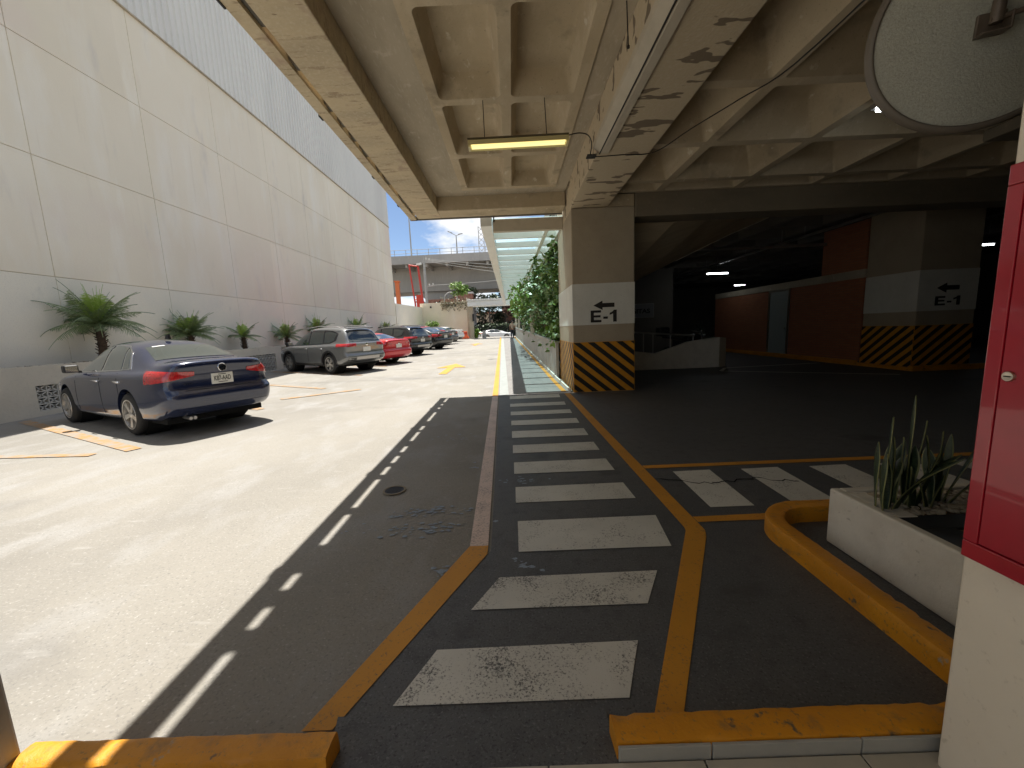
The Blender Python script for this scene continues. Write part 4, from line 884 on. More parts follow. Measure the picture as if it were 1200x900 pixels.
t = thing('orange_column', 'orange painted column at the far edge of the beige building', 'column', (-12, 42, 0)); mb = MB(); mb.box(-12.42, -12.02, 43.0, 43.4, .4, 7.0); mb.build('shaft', 'orange_steel', t)
mb = MB(); mb.box(-12.5, -11.95, 42.9, 43.5, 7.0, 7.15); mb.build('cap', 'orange_steel', t)
t = thing('utility_pole', 'grey utility pole with insulators and cables in front of the overpass', 'utility pole', (-11.2, 53, 0)); px = -11.25
mb = MB(); mb.tube([(px, 53, 0), (px, 53, 11.3)], [.2, .14], 10); mb.build('pole', 'pole_grey', t, smooth=60)
mb = MB(); mb.obox((px + .35, 53, 11.0), (1, 0, -.2), (0, 1, 0), (.2, 0, 1), .5, .05, .05); mb.obox((px + .6, 53, 7.6), (1, 0, .1), (0, 1, 0), (0, 0, 1), .6, .06, .06); mb.build('crossarm', 'steel', t)
for x, z in ((px + .3, 11.15), (px + .7, 11.05), (px + .5, 7.8), (px + 1.0, 7.85), (px + .4, 5.2), (px - .35, 4.5), (px + .35, 4.2)):
    mb = MB(); mb.lathe([(.001, -.14), (.09, -.12), (.05, -.04), (.1, .0), (.05, .06), (.06, .14), (.001, .15)], Matrix.Translation((x, 53, z)), 10); mb.build('insulator', 'paint_white', t, smooth=60)
for k, (z0, z1) in enumerate(((11.1, 10.2), (11.0, 9.4), (10.8, 8.8), (7.7, 9.9))):
    mb = MB(); a = Vector((px + .5, 53, z0)); b = Vector((8, 58 + k, z1)); mb.tube([a.lerp(b, i / 8) + Vector((0, 0, -1.2 * (i / 8) * (1 - i / 8))) for i in range(9)], .028, 5); mb.build('cable', 'pole_grey', t)

# ------------------------------------------------------------------ glass canopy over the walkway
cp = thing('glass_canopy', 'long white framed canopy with teal glass panels over the sunlit walkway', 'glass canopy', (.4, 24, 4))
cz = lambda y: 3.97 + .0035 * (y - 9.9)
cl = lambda y: -.66 - .004 * (y - 9.9); cr_ = lambda y: 1.42 - .018 * (y - 9.9)
Y0, Y1 = 9.86, 42.4
def lbeam(name, xf0, xf1, z0, z1, m):
    mb = MB(); ys = ysamp(Y0, Y1, 4); vs = []
    for y in ys: vs += [(xf0(y), y, cz(y) + z0), (xf1(y), y, cz(y) + z0), (xf1(y), y, cz(y) + z1), (xf0(y), y, cz(y) + z1)]
    mb.add(vs, [(4 * i + k, 4 * i + (k + 1) % 4, 4 * i + 4 + (k + 1) % 4, 4 * i + 4 + k) for i in range(len(ys) - 1) for k in range(4)] + [(0, 3, 2, 1), tuple(4 * (len(ys) - 1) + k for k in range(4))])
    return mb.build(name, m, cp, recalc=True)
lbeam('edge_gutter', cl, lambda y: cl(y) + .27, -.02, .26, 'canopy_white'); lbeam('wall_rail', lambda y: cr_(y) - .1, cr_, -.06, .14, 'canopy_white'); lbeam('inner_rail', lambda y: .96 - .014 * (y - 9.9), lambda y: 1.06 - .014 * (y - 9.9), -.03, .12, 'canopy_white')
mb = MB(); mb.box(-.36, 1.325, 9.8, 9.95, 3.80, 4.09); mb.build('front_beam', 'cream_beam', cp, bevel=.01)
y = 11.15
while y < Y1:
    mb = MB(); z = cz(y); mb.box(cl(y) + .272, cr_(y) - .102, y, y + .09, z - .04, z + .11); mb.build('crossbar', 'canopy_white', cp); y += 1.18
lbeam('roof_glass', lambda y: cl(y) + .275, lambda y: cr_(y) - .02, .142, .152, 'roof_glass')
# rod from the deck corner down to the canopy gutter
t = thing('tie_rod', 'thin dark rod joining the concrete deck edge to the canopy beam', 'tie rod', (-.33, 9.78, 4.1)); mb = MB(); mb.tube([(-.33, 9.79, 4.02), (-.33, 9.79, 4.2)], .018, 6); mb.build('rod', 'wire', t)

# ------------------------------------------------------------------ low panel wall with posts and the climbing plants
rx = lambda y: 1.27 - .0262 * (y - 8.65)
rw = thing('panel_railing', 'low grey panelled railing wall along the right side of the walkway', 'railing', (1, 20, 0))
y = 10.98
while y < 42:
    y2 = y + 1.02; mb = MB(); a, b = rx(y), rx(y2 - .02); za, zb_ = ramp(y), ramp(y2)
    mb.add([(a, y, za - .02), (b, y2 - .02, zb_ - .02), (b + .09, y2 - .02, zb_ - .02), (a + .09, y, za - .02), (a, y, za + 1.0), (b, y2 - .02, zb_ + 1.0), (b + .09, y2 - .02, zb_ + 1.0), (a + .09, y, za + 1.0)], [(0, 3, 2, 1), (4, 5, 6, 7), (0, 1, 5, 4), (1, 2, 6, 5), (2, 3, 7, 6), (3, 0, 4, 7)])
    mb.build('panel', 'rail_panel', rw, bevel=.012, recalc=True); y = y2
mb = MB(); ys = ysamp(10.97, 42, 2); vs = []
for y in ys: vs += [(rx(y) - .025, y, ramp(y) + 1.003), (rx(y) + .115, y, ramp(y) + 1.003), (rx(y) + .115, y, ramp(y) + 1.05), (rx(y) - .025, y, ramp(y) + 1.05)]
mb.add(vs, [(4 * i + k, 4 * i + (k + 1) % 4, 4 * i + 4 + (k + 1) % 4, 4 * i + 4 + k) for i in range(len(ys) - 1) for k in range(4)] + [(0, 3, 2, 1)]); mb.build('top_rail', 'rail_panel', rw, recalc=True)
mb = MB(); ys = ysamp(8.6, 42, 2); vs = []
for y in ys: vs += [(rx(y) - .04, y, ramp(y)), (rx(y) - .002, y, ramp(y)), (rx(y) - .002, y, ramp(y) + .07), (rx(y) - .04, y, ramp(y) + .07)]
mb.add(vs, [(4 * i + k, 4 * i + (k + 1) % 4, 4 * i + 4 + (k + 1) % 4, 4 * i + 4 + k) for i in range(len(ys) - 1) for k in range(4)] + [(0, 3, 2, 1)]); mb.build('skirting', 'paint_white', rw, recalc=True)
for y, lab in ((19.5, 'nearest to the column'), (27.5, 'middle one'), (34.5, 'third along'), (41.5, 'farthest, next to the walking person')):
    t = thing('canopy_post', 'cream canopy post rising from the grey railing wall, ' + lab, 'post', (rx(y), y, ramp(y)), 'cream posts carrying the glass canopy')
    mb = MB(); mb.box(rx(y) - .05, rx(y) + .13, y, y + .18, ramp(y) + 1.052, cz(y) + .1); mb.build('shaft', 'cream_post', t, bevel=.01)
    mb = MB(); mb.box(rx(y) - .09, rx(y) + .17, y - .03, y + .21, ramp(y) + 1.051, ramp(y) + 1.10); mb.build('base_plate', 'cream_post', t)
vn = thing('climbing_plants', 'dense climbing plants with broad leaves spilling over the grey railing wall', 'climbing plant', (1.6, 16, 1))
random.seed(77); pts = []; new = []
def vpt():
    y = 10.95 + 17.5 * random.random() ** 1.5
    xmin = (1.16 - (y - 11) * .155) if y < 20 else (-.2 + (y - 20) * .04); xmax = 2.15
    u = random.random(); x = xmin + (xmax - xmin) * (.05 + .95 * u)
    ztop = 3.78 - .02 * (y - 11) - (0 if y < 14 else .05 * (y - 14)); zb_ = ramp(y) + .75
    if x < rx(y) - .05: zb_ = ramp(y) + 1.75 + .9 * min(1, max(0, (rx(y) - x))) + .35 * math.sin(y * 2.1)
    z = zb_ + (ztop - zb_) * random.random() ** .9 + .18 * math.sin(y * 3 + x * 5)
    if x < rx(y): z = max(z, zb_)
    dens = math.sin(x * 4.3 + 1) * math.sin(y * 2.3) * math.sin(z * 3.7)
    return (x, y, z), dens
while len(pts) < 4600:
    p, d = vpt()
    if d < .32 and p[2] < cz(p[1]) - .03:
        (new if (p[1] > 15 and p[0] < .55 + random.gauss(0, .15)) else pts).append(p)
mb = MB(); leaf_cloud(mb, pts, .215, 78); mb.build('foliage', 'leaf_vine', vn)
mb = MB(); leaf_cloud(mb, new, .21, 79); mb.build('young_foliage', 'leaf_vine_new', vn)
mb = MB(); leaf_cloud(mb, [(random.uniform(1.15, 1.4), random.uniform(11, 13), random.uniform(.95, 1.6)) for _ in range(120)], .22, 80); mb.build('low_foliage', 'leaf_vine_new', vn)
mb = MB()
for k in range(26):
    y = 11.1 + k * .62; x = random.uniform(1.35, 1.8); P = [(x, y, .4)]
    for i in range(1, 7): P.append((x + random.uniform(-.18, .12) - .05 * i * (y > 14), y + random.uniform(-.25, .25), .4 + i * .52))
    mb.tube(P, [.03 - .003 * i for i in range(7)], 5)
mb.build('stems', 'vine_stem', vn, smooth=60)
# ------------------------------------------------------------------ cars (local x forward, y left, z up)
SEDAN = [(-2.33, .56, .36, .91, .48, 1.00, 1.03), (-2.30, .74, .31, .935, .60, 1.06, 1.10), (-2.22, .825, .275, .955, .67, 1.09, 1.125), (-2.02, .87, .24, .97, .69, 1.085, 1.125), (-1.75, .885, .215, .97, .69, 1.075, 1.12),
         (-1.45, .89, .20, .96, .635, 1.19, 1.245), (-1.08, .89, .19, .96, .575, 1.335, 1.39), (-.75, .89, .19, .965, .57, 1.375, 1.435), (-.2, .89, .19, .95, .57, 1.395, 1.46), (.15, .89, .19, .94, .56, 1.37, 1.435),
         (.5, .885, .19, .925, .61, 1.20, 1.24), (.90, .88, .19, .91, .70, .985, 1.02), (1.2, .875, .195, .875, .71, .93, .985), (1.6, .865, .20, .84, .68, .885, .94), (2.0, .83, .22, .78, .62, .82, .865), (2.2, .75, .25, .70, .52, .75, .78), (2.29, .62, .28, .62, .42, .67, .69), (2.33, .45, .34, .56, .30, .60, .62)]
SUV = [(-2.33, .55, .46, 1.00, .48, 1.05, 1.07), (-2.315, .74, .40, 1.03, .62, 1.10, 1.12), (-2.24, .86, .36, 1.05, .67, 1.20, 1.22), (-2.10, .90, .32, 1.06, .63, 1.43, 1.46), (-1.95, .915, .30, 1.065, .615, 1.57, 1.61),
       (-1.6, .92, .27, 1.06, .61, 1.635, 1.68), (-.8, .92, .25, 1.04, .61, 1.665, 1.715), (-.1, .92, .25, 1.02, .61, 1.655, 1.71), (.3, .92, .25, 1.01, .60, 1.60, 1.66), (.7, .915, .25, 1.0, .66, 1.36, 1.40), (1.1, .91, .25, .99, .745, 1.07, 1.11), (1.4, .90, .25, .97, .75, 1.03, 1.08), (1.8, .88, .26, .94, .72, .99, 1.03), (2.1, .84, .30, .88, .66, .92, .96), (2.25, .74, .34, .78, .52, .83, .85), (2.31, .5, .40, .66, .35, .70, .72)]

def smooth01(a, b, x):
    t = max(0, min(1, (x - a) / (b - a))); return t * t * (3 - 2 * t)
def body_mesh(st, rear_prof, axles, warch):
    vs = []; n = 12
    for (x, hw, zl, zs, wt, zr, zc) in st:
        h = zs - zl; p7 = Vector((.895 * hw, zs + .012)); p8 = Vector((wt, zr)); cab = max(0, min(1, (zr - zs - .1) / .2))
        pm = p7.lerp(p8, .5) + Vector((.018, .008)) * cab
        ring = [(0, zl), (.8 * hw, zl), (.945 * hw, zl + .035), (.99 * hw, zl + .12), (1.0 * hw, zl + .52 * h), (.992 * hw, zs - .09), (.955 * hw, zs - .012), tuple(p7), tuple(pm), tuple(p8), (.62 * wt, zr + .72 * (zc - zr)), (0, zc)]
        vs += [(x, y, z) for y, z in ring] + [(x, -y, z) for y, z in ring[-2:0:-1]]
    m = 22; fs = []
    for i in range(len(st) - 1):
        for k in range(m): fs.append((i * m + k, (i + 1) * m + k, (i + 1) * m + (k + 1) % m, i * m + (k + 1) % m))
    for (base, flip) in ((0, 0), ((len(st) - 1) * m, 1)):
        # cap in horizontal strips
        for k in range(11):
            f = (base + k, base + k + 1, base + (m - k - 1) % m if k + 1 < 11 else base + k + 1, base + (m - k) % m)
            f = [i for j, i in enumerate(f) if i not in f[:j]]
            if len(f) > 2: fs.append(tuple(f if not flip else f[::-1]))
    me = bpy.data.meshes.new('body_source'); me.from_pydata(vs, [], fs); b = bmesh.new(); b.from_mesh(me); bmesh.ops.recalc_face_normals(b, faces=b.faces); b.to_mesh(me); b.free()
    o = bpy.data.objects.new('body_source', me); COL.objects.link(o)
    sb = o.modifiers.new('s', 'SUBSURF'); sb.levels = 2; sb.render_levels = 2
    dg = bpy.context.evaluated_depsgraph_get(); me2 = bpy.data.meshes.new_from_object(o.evaluated_get(dg)); bpy.data.objects.remove(o); bpy.data.meshes.remove(me)
    # rear profile: push the tail in and out by height
    zt = [z for z, _ in rear_prof]
    for v in me2.vertices:
        w = smooth01(-1.85, -2.22, v.co.x)
        if w > 0:
            z = v.co.z
            for (za, da), (zb, db) in zip(rear_prof, rear_prof[1:]):
                if za <= z <= zb: v.co.x += w * (da + (db - da) * (z - za) / (zb - za)); break
        # flared sill crease
        if .30 < v.co.z < .36 and abs(v.co.y) > .8: v.co.y *= .992
    o = bpy.data.objects.new('body', me2); COL.objects.link(o)
    # wheel arches
    cm = MB()
    for ax in axles:
        for sg in (-1, 1):
            mt = Matrix.Translation((ax, sg * .5, warch[1])) @ Matrix.Rotation(R(-90 * sg), 4, 'X')
            cm.lathe([(.0001, 0), (warch[0], 0), (warch[0], .8), (.0001, .8)], mt, 40)
    co = cm.build('arch_cutter', 'void', recalc=True)
    b = bmesh.new(); b.from_mesh(co.data); bmesh.ops.remove_doubles(b, verts=b.verts, dist=.001); bmesh.ops.recalc_face_normals(b, faces=b.faces); b.to_mesh(co.data); b.free()
    bo = o.modifiers.new('b', 'BOOLEAN'); bo.object = co; bo.operation = 'DIFFERENCE'; bo.solver = 'EXACT'
    dg = bpy.context.evaluated_depsgraph_get(); dg.update(); me3 = bpy.data.meshes.new_from_object(o.evaluated_get(dg)); me3.name = 'body'
    bpy.data.objects.remove(o); bpy.data.objects.remove(co)
    return me3

def car(name, label, body, paint, rr, s=1.05, hd=(-.889, .459), group='cars parked along the beige building', nose_out=False, plate=None, zoff=0, glass='glass_dark', badge=None, detail=2, sh=None, alloy='five', **kw):
    st = SEDAN if body == 'sedan' else SUV
    sed = body == 'sedan'
    Wr, tr = (.325, .78) if sed else (.36, .80)
    fa, ra = (1.45, -1.20) if sed else (1.40, -1.31)
    hd = Vector(hd).normalized()
    left = Vector((-hd.y, hd.x))
    rear = Vector(rr) + left * tr * kw.get('sy', s)          # centre of the axle whose right wheel stands at rr
    axx = ra
    if nose_out: axx = fa
    org = rear - hd * axx * s
    t = thing(name, label, 'car', (org.x, org.y, 0), group); t['_static'] = 0; t['_off'] = (0., 0., 0.)
    za = [ramp((org + hd * q * s).y) for q in (ra, fa)]
    pitch = math.atan2(za[1] - za[0], (fa - ra) * s)
    lat = math.atan2(ramp((org + left * .8).y) - ramp((org - left * .8).y), 1.6)
    t.location.z = (za[0] * fa - za[1] * ra) / (fa - ra) + zoff
    t.rotation_mode = 'ZYX' if False else 'XYZ'
    rot = Matrix.Rotation(math.atan2(hd.y, hd.x), 4, 'Z') @ Matrix.Rotation(-pitch, 4, 'Y') @ Matrix.Rotation(lat, 4, 'X')
    t.rotation_euler = rot.to_euler(); t.scale = (s, kw.get('sy', s), sh or s * .965)
    if sed: rp = [(.1, .14), (.27, .11), (.36, .03), (.42, -.015), (.50, -.045), (.60, -.055), (.655, -.04), (.675, .015), (.72, .03), (.80, .03), (.92, .015), (1.03, -.02), (1.09, -.045), (1.115, -.02), (1.3, .0)]
    else: rp = [(.1, .12), (.40, .08), (.46, .0), (.52, -.05), (.62, -.07), (.68, -.05), (.71, .0), (.80, .01), (.98, -.02), (1.06, -.03), (1.12, .0), (1.2, .02), (1.45, .0), (1.56, -.05), (1.7, -.06), (1.8, 0)]
    me = body_mesh(st, rp, (ra, fa), (Wr + .055, Wr + .015))
    for p in list(me.materials): pass
    me.materials.clear(); me.materials.append(M[paint])
    me.polygons.foreach_set('use_smooth', [True] * len(me.polygons)); me.polygons.foreach_set('material_index', [0] * len(me.polygons)); me.set_sharp_from_angle(angle=R(42))
    bo = bpy.data.objects.new('body', me); COL.objects.link(bo); bo.parent = t; bo['_off'] = (0., 0., 0.)
    bm = bmesh.new(); bm.from_mesh(me); bvh = BVHTree.FromBMesh(bm); bm.free()

    def patch(nm, rays, off, m, par=None, skirt=.012, smooth=50):
        """rays[i][j] = (origin, dir): a panel lying on the body"""
        mb = MB(); P = []; Q = []; nr = len(rays); nc = len(rays[0])
        for row in rays:
            for (o_, d_) in row:
                d_ = Vector(d_).normalized(); h = bvh.ray_cast(Vector(o_), d_)
                if h[0] is None: h = bvh.find_nearest(Vector(o_) + d_ * .9)
                nn = h[1] if h[1].dot(d_) < 0 else -h[1]
                nn = (nn * .6 - d_ * .4).normalized()
                P.append(h[0] + nn * off); Q.append(h[0] - nn * skirt)
        fs = [(i * nc + j, i * nc + j + 1, (i + 1) * nc + j + 1, (i + 1) * nc + j) for i in range(nr - 1) for j in range(nc - 1)]
        edge = [j for j in range(nc)] + [i * nc + nc - 1 for i in range(1, nr)] + [(nr - 1) * nc + j for j in range(nc - 2, -1, -1)] + [i * nc for i in range(nr - 2, 0, -1)]
        k = len(P); fs += [(edge[a], edge[(a + 1) % len(edge)], k + edge[(a + 1) % len(edge)], k + edge[a]) for a in range(len(edge))]
        mb.add(P + Q, fs); return mb.build(nm, m, par or t, smooth=smooth, recalc=True)
    def lerp_poly(pl, u):
        if len(pl) == 1: return Vector(pl[0])
        x = u * (len(pl) - 1); i = min(int(x), len(pl) - 2); return Vector(pl[i]).lerp(Vector(pl[i + 1]), x - i)
    def side(bot, top, sg, nu=12, nv=6, shrink=0):
        rows = []
        for j in range(nv + 1):
            row = []
            for i in range(nu + 1):
                p = lerp_poly(bot, i / nu).lerp(lerp_poly(top, i / nu), j / nv); row.append(((p.x, sg * 1.6, p.y), (0, -sg, 0)))
            rows.append(row)
        return rows
    def down(x0, y0, x1, y1, nu=12, nv=8, bow=.0):
        rows = []
        for j in range(nv + 1):
            v = j / nv; x = x0 + (x1 - x0) * v; w = y0 + (y1 - y0) * v
            rows.append([((x + bow * (1 - (2 * i / nu - 1) ** 2), w * (2 * i / nu - 1), 2.4), (0, 0, -1)) for i in range(nu + 1)])
        return rows
    if sed:
        sw = [([(.74, .955), (.3, .965), (-.19, .98)], [(.34, 1.235), (.12, 1.345), (-.19, 1.365)]), ([(-.27, .983), (-.6, .99), (-.94, 1.0)], [(-.27, 1.365), (-.55, 1.355), (-.79, 1.33)]), ([(-.985, 1.002), (-1.19, 1.02)], [(-.84, 1.32), (-1.0, 1.245)])]
        trimp = ([(.84, .935), (.3, .948), (-.3, .965), (-.9, .985), (-1.27, 1.01)], [(.36, 1.25), (.14, 1.365), (-.3, 1.388), (-.75, 1.36), (-1.03, 1.255)])
        wind = (.80, .66, .20, .50); back = (-1.66, .60, -1.12, .50)
    else:
        sw = [([(.98, 1.05), (.5, 1.06), (.02, 1.075)], [(.52, 1.37), (.3, 1.53), (.02, 1.575)]), ([(-.06, 1.078), (-.5, 1.09), (-.92, 1.10)], [(-.06, 1.578), (-.5, 1.58), (-.86, 1.565)]), ([(-1.0, 1.105), (-1.3, 1.12), (-1.58, 1.20)], [(-.95, 1.56), (-1.3, 1.53), (-1.66, 1.44)])]
        trimp = ([(1.08, 1.03), (.5, 1.045), (0, 1.06), (-.9, 1.085), (-1.35, 1.105), (-1.68, 1.2)], [(.54, 1.39), (.3, 1.55), (0, 1.6), (-.9, 1.59), (-1.35, 1.555), (-1.74, 1.45)])
        wind = (1.02, .70, .36, .55); back = None
    for sg in (1, -1):
        patch('window_trim', side(trimp[0], trimp[1], sg, 20, 6), .004, 'chrome' if sed and detail > 1 else 'trim_black')
        for b_, t_ in sw: patch('side_window', side(b_, t_, sg, 10, 6), .009, glass)
    patch('windscreen', down(*wind, bow=.06), .006, glass)
    if back: patch('rear_window', down(*back, bow=-.05), .006, glass if not kw.get('rear_glass') else kw['rear_glass'])
    else:
        rows = []
        for j in range(7):
            z = 1.13 + (1.50 - 1.13) * j / 6; w = .66 - .12 * j / 6
            rows.append([((-3, w * (2 * i / 12 - 1), z), (1, 0, 0)) for i in range(13)])
        patch('rear_window', rows, .006, glass)
        mb = MB(); mb.prism([(-2.10, -.56, 1.60), (-2.10, .56, 1.60), (-1.9, .55, 1.655), (-1.9, -.55, 1.655)], (0, 0, .03)); mb.build('spoiler', 'trim_black' if detail > 1 else paint, t, recalc=True, bevel=.01)
        for sg in (1, -1):
            mb = MB(); mb.tube([(-1.75, sg * .60, 1.655), (-1.55, sg * .615, 1.70), (-.5, sg * .62, 1.735), (.15, sg * .61, 1.69), (.3, sg * .60, 1.65)], .018, 6); mb.build('roof_rail', 'trim_black' if paint != 'p_grey' else 'steel', t, smooth=60)
    # tail and head lamps, sweeping round the corners
    def corner(x_side, y_end, z0, z1, sg, front=False, nu=14, nv=5, zt=0, ze=0):
        rows = []; e = -1 if not front else 1; xc = e * 1.55
        pts = []
        for i in range(nu + 1):
            u = i / nu; a = Vector((x_side, .95)); b = Vector((e * 2.42, .92)); c = Vector((e * 2.5, y_end))
            p = a.lerp(b, u / .45) if u < .45 else b.lerp(c, (u - .45) / .55); pts.append((p, u))
        for j in range(nv + 1):
            row = []
            for p, u in pts:
                za_ = z0 + zt * u + (ze * u * u); zb_ = z1 - ze * .45 * u * u; z = za_ + (zb_ - za_) * j / nv
                row.append(((p.x * 1.05, sg * p.y * 1.2, z), (xc - p.x * 1.05, sg * (.30 - p.y * 1.2) if True else 0, 0)))
            rows.append(row)
        return rows
    for sg in (1, -1):
        if sed: patch('tail_light', corner(-1.90, .37, .80, .985, sg, zt=.02, ze=.075), .012, 'red_lens', skirt=.02)
        else: patch('tail_light', corner(-1.80, .42, .98, 1.085, sg, ze=-.0), .014, 'red_lens', skirt=.02)
        if sed: patch('headlight', corner(1.78, .45, .60, .74, sg, True, ze=-.02), .010, 'clear_lens', skirt=.02)
        else: patch('headlight', corner(1.85, .5, .70, .82, sg, True), .010, 'clear_lens', skirt=.02)
    # rear plate, badge, boot shut line, lower bumper trim
    def hitx(y, z, d=1):
        h = bvh.ray_cast(Vector((-3 * d, y, z)), Vector((d, 0, 0))); return h[0].x if h[0] else -2.3 * d
    pz = .815 if sed else .86
    x = min(hitx(y, pz + dz) for y in (-.24, 0, .24) for dz in (-.05, 0, .05)) - .012
    mb = MB(); mb.box(x, x + .03, -.165, .165, pz - .082, pz + .082); pltt = mb.build('number_plate', 'plate', t, bevel=.004)
    if plate:
        vs, fs, w, h = text_mesh(plate, .1, .001, .002, .255); mb = MB(); mb.add([(x - .002, .128 - v.x, pz - .035 + v.z * (.075 / h)) for v in vs], fs); mb.build('lettering', 'plate_ink', pltt)
        mb = MB(); mb.box(x - .0015, x - .0002, -.07, .07, pz - .062, pz - .052); mb.box(x - .0015, x - .0002, -.06, .06, pz + .055, pz + .066); mb.build('plate_print', 'plate_ink', pltt)
    patch('bumper_trim', [[((-3.0, .80 * (2 * i / 14 - 1), z), (1, 0, 0)) for i in range(15)] for z in ((.33, .38, .42) if sed else (.42, .5, .57))], .007, 'trim_black' if not kw.get('body_bumper') else paint)
    if not sed and detail > 1: patch('skid_plate', [[((-3.0, .50 * (2 * i / 10 - 1), z), (1, 0, 0)) for i in range(11)] for z in (.50, .56, .61)], .014, 'steel')
    if sed and detail > 1:
        patch('boot_shut_line', [[((-3, .55 * (2 * i / 14 - 1), z), (1, 0, 0)) for i in range(15)] for z in (.676, .684)], .004, 'black')
        for sg in (1, -1):
            patch('bumper_crease', [[((-3, sg * (.2 + .55 * i / 8), z), (1, 0, 0)) for i in range(9)] for z in (.345, .36)], .012, 'red_lens') if False else None
        mb = MB()
        for y in (.52, .46): mb.tube([(-2.28, y, .27), (-2.08, y, .28)], .026, 10)
        mb.build('exhaust', 'steel', t, smooth=50)
    if badge == 'round':
        bz = .985; bx = hitx(0, bz) - .006
        mt = Matrix.Translation((bx, 0, bz)) @ Matrix.Rotation(R(-90), 4, 'Y') @ Matrix.Rotation(R(0), 4, 'Z')
        mb = MB(); mb.lathe([(.052, 0), (.052, .008), (.061, .010), (.066, .006), (.066, 0)], mt, 28); b_ = mb.build('badge', 'chrome', t, smooth=50)
        mb = MB(); mb.lathe([(.0001, .002), (.052, .002)], mt, 24); mb.build('badge_ground', 'p_blue', b_)
        mb = MB()
        def seg(y0, z0, y1, z1):
            a = Vector((bx - .006, -y0, bz + z0)); c = Vector((bx - .006, -y1, bz + z1)); d = c - a
            mb.obox((a + c) / 2, d, (1, 0, 0), d.cross(Vector((1, 0, 0))), d.length / 2, .003, .0085)
        seg(-.022, .047, 0, .006); seg(.022, .047, 0, .006); seg(-.043, .027, -.020, -.044); seg(-.020, -.044, 0, -.004); seg(0, -.004, .020, -.044); seg(.020, -.044, .043, .027)
        mb.build('badge_letters', 'chrome', b_)
        for y, w in ((.56, .13), (-.62, .08)):
            vs, fs, w_, h_ = text_mesh('BLUE' if False else ('JETTA' if y > 0 else '2.5'), .05, .001, .001, w); xx = min(hitx(y, .775), hitx(y - w, .775)) - .004
            mb = MB(); mb.add([(xx - v.y * .5, y - v.x, (.762) + v.z * (.026 / h_)) for v in vs], fs); mb.build('boot_script', 'chrome', t)
    elif detail > 0 and not nose_out:
        bz = .93 if sed else 1.04; bx = hitx(0, bz) - .006; mt = Matrix.Translation((bx, 0, bz)) @ Matrix.Rotation(R(-90), 4, 'Y'); mb = MB(); mb.lathe([(.0001, .006), (.045, .006), (.055, .0)], mt, 20); mb.build('badge', 'chrome', t, smooth=50)
    # grille
    gz_ = (.50, .60) if sed else (.60, .74)
    patch('grille', [[((3, .42 * (2 * i / 8 - 1), z), (-1, 0, 0)) for i in range(9)] for z in (gz_[0], sum(gz_) / 2, gz_[1])], .006, 'trim_black')
    if nose_out:
        patch('lower_grille', [[((3, .55 * (2 * i / 8 - 1), z), (-1, 0, 0)) for i in range(9)] for z in (.36, .40, .44)], .006, 'trim_black')
        x = hitx(0, .47, -1) + .012; mb = MB(); mb.box(x - .03, x, -.16, .16, .42, .55); mb.build('front_plate', 'plate', t)
    # doors: shut lines, handles, sill
    if detail > 1:
        dl = ((.90, .86), (-.23, -.23), (-.98, -.90)) if sed else ((.98, .94), (-.02, -.02), (-1.0, -.92))
        zt = .95 if sed else 1.04
        for sg in (1, -1):
            for xb, xt_ in dl: patch('door_shut_line', [[((xb + (xt_ - xb) * q / 8 + dx, sg * 1.6, .29 + (zt - .29) * q / 8), (0, -sg, 0)) for q in range(9)] for dx in (-.006, .006)], .0025, 'black')
            for hx in ((-.08, -.90) if sed else (.10, -.86)):
                h = bvh.ray_cast(Vector((hx, sg * 1.6, zt - .13)), Vector((0, -sg, 0))); y = h[0].y
                mb = MB(); mb.tube([(hx - .10, y, zt - .135), (hx - .09, y + sg * .025, zt - .13), (hx + .07, y + sg * .028, zt - .125), (hx + .09, y, zt - .13)], .014, 8); mb.build('door_handle', 'chrome' if sed else paint, t, smooth=60)
            if not sed: patch('lower_cladding', side([(-.85, .27), (0, .25), (.95, .27)], [(-.85, .40), (0, .37), (.95, .40)], sg, 14, 3), .010, 'trim_black')
            else: patch('sill_strip', side([(-.78, .235), (0, .225), (.98, .235)], [(-.78, .262), (0, .252), (.98, .262)], sg, 14, 2), .008, 'chrome')
            if not sed:
                for ax in (ra, fa):
                    mb = MB(); r0 = Wr + .05; vs = []
                    for k in range(25):
                        a = R(-14 + 208 * k / 24)
                        for rr_, dy in ((r0, .010), (r0 + .07, .010), (r0 + .07, -.02), (r0, -.05)):
                            px_, pz_ = ax + rr_ * math.cos(a), Wr + .015 + rr_ * math.sin(a)
                            h = bvh.ray_cast(Vector((ax + (r0 + .04) * math.cos(a), sg * 1.6, Wr + .015 + (r0 + .04) * math.sin(a))), Vector((0, -sg, 0)))
                            yy = h[0].y if h[0] else sg * .9
                            vs.append((px_, yy + sg * dy, pz_))
                    mb.add(vs, [(4 * i + k, 4 * i + (k + 1) % 4, 4 * i + 4 + (k + 1) % 4, 4 * i + 4 + k) for i in range(24) for k in range(4)]); mb.build('arch_cladding', 'trim_black', t, recalc=True, smooth=50)
    # mirrors
    for sg in (1, -1):
        mx_, mz = (.62, .985) if sed else (.95, 1.08)
        mb = MB(); mb.obox((mx_, sg * (.965 if sed else 1.03), mz + .03), (1, 0, 0), (0, 1, 0), (0, 0, 1), .075, .10, .065); m_ = mb.build('mirror', 'trim_black' if paint in ('p_blue', 'p_grey') and detail > 1 else paint, t, bevel=.03, seg=3)
        mb = MB(); mb.obox((mx_ + .02, sg * (.88 if sed else .92), mz - .02), (1, 0, 0), (0, 1, 0.2 * sg), (0, 0, 1), .04, .06, .018); mb.build('mirror_arm', 'trim_black', m_)
        mb = MB(); mb.obox((mx_ - .076, sg * (.965 if sed else 1.03), mz + .03), (1, 0, 0), (0, 1, 0), (0, 0, 1), .002, .08, .05); mb.build('mirror_glass', 'chrome', m_)
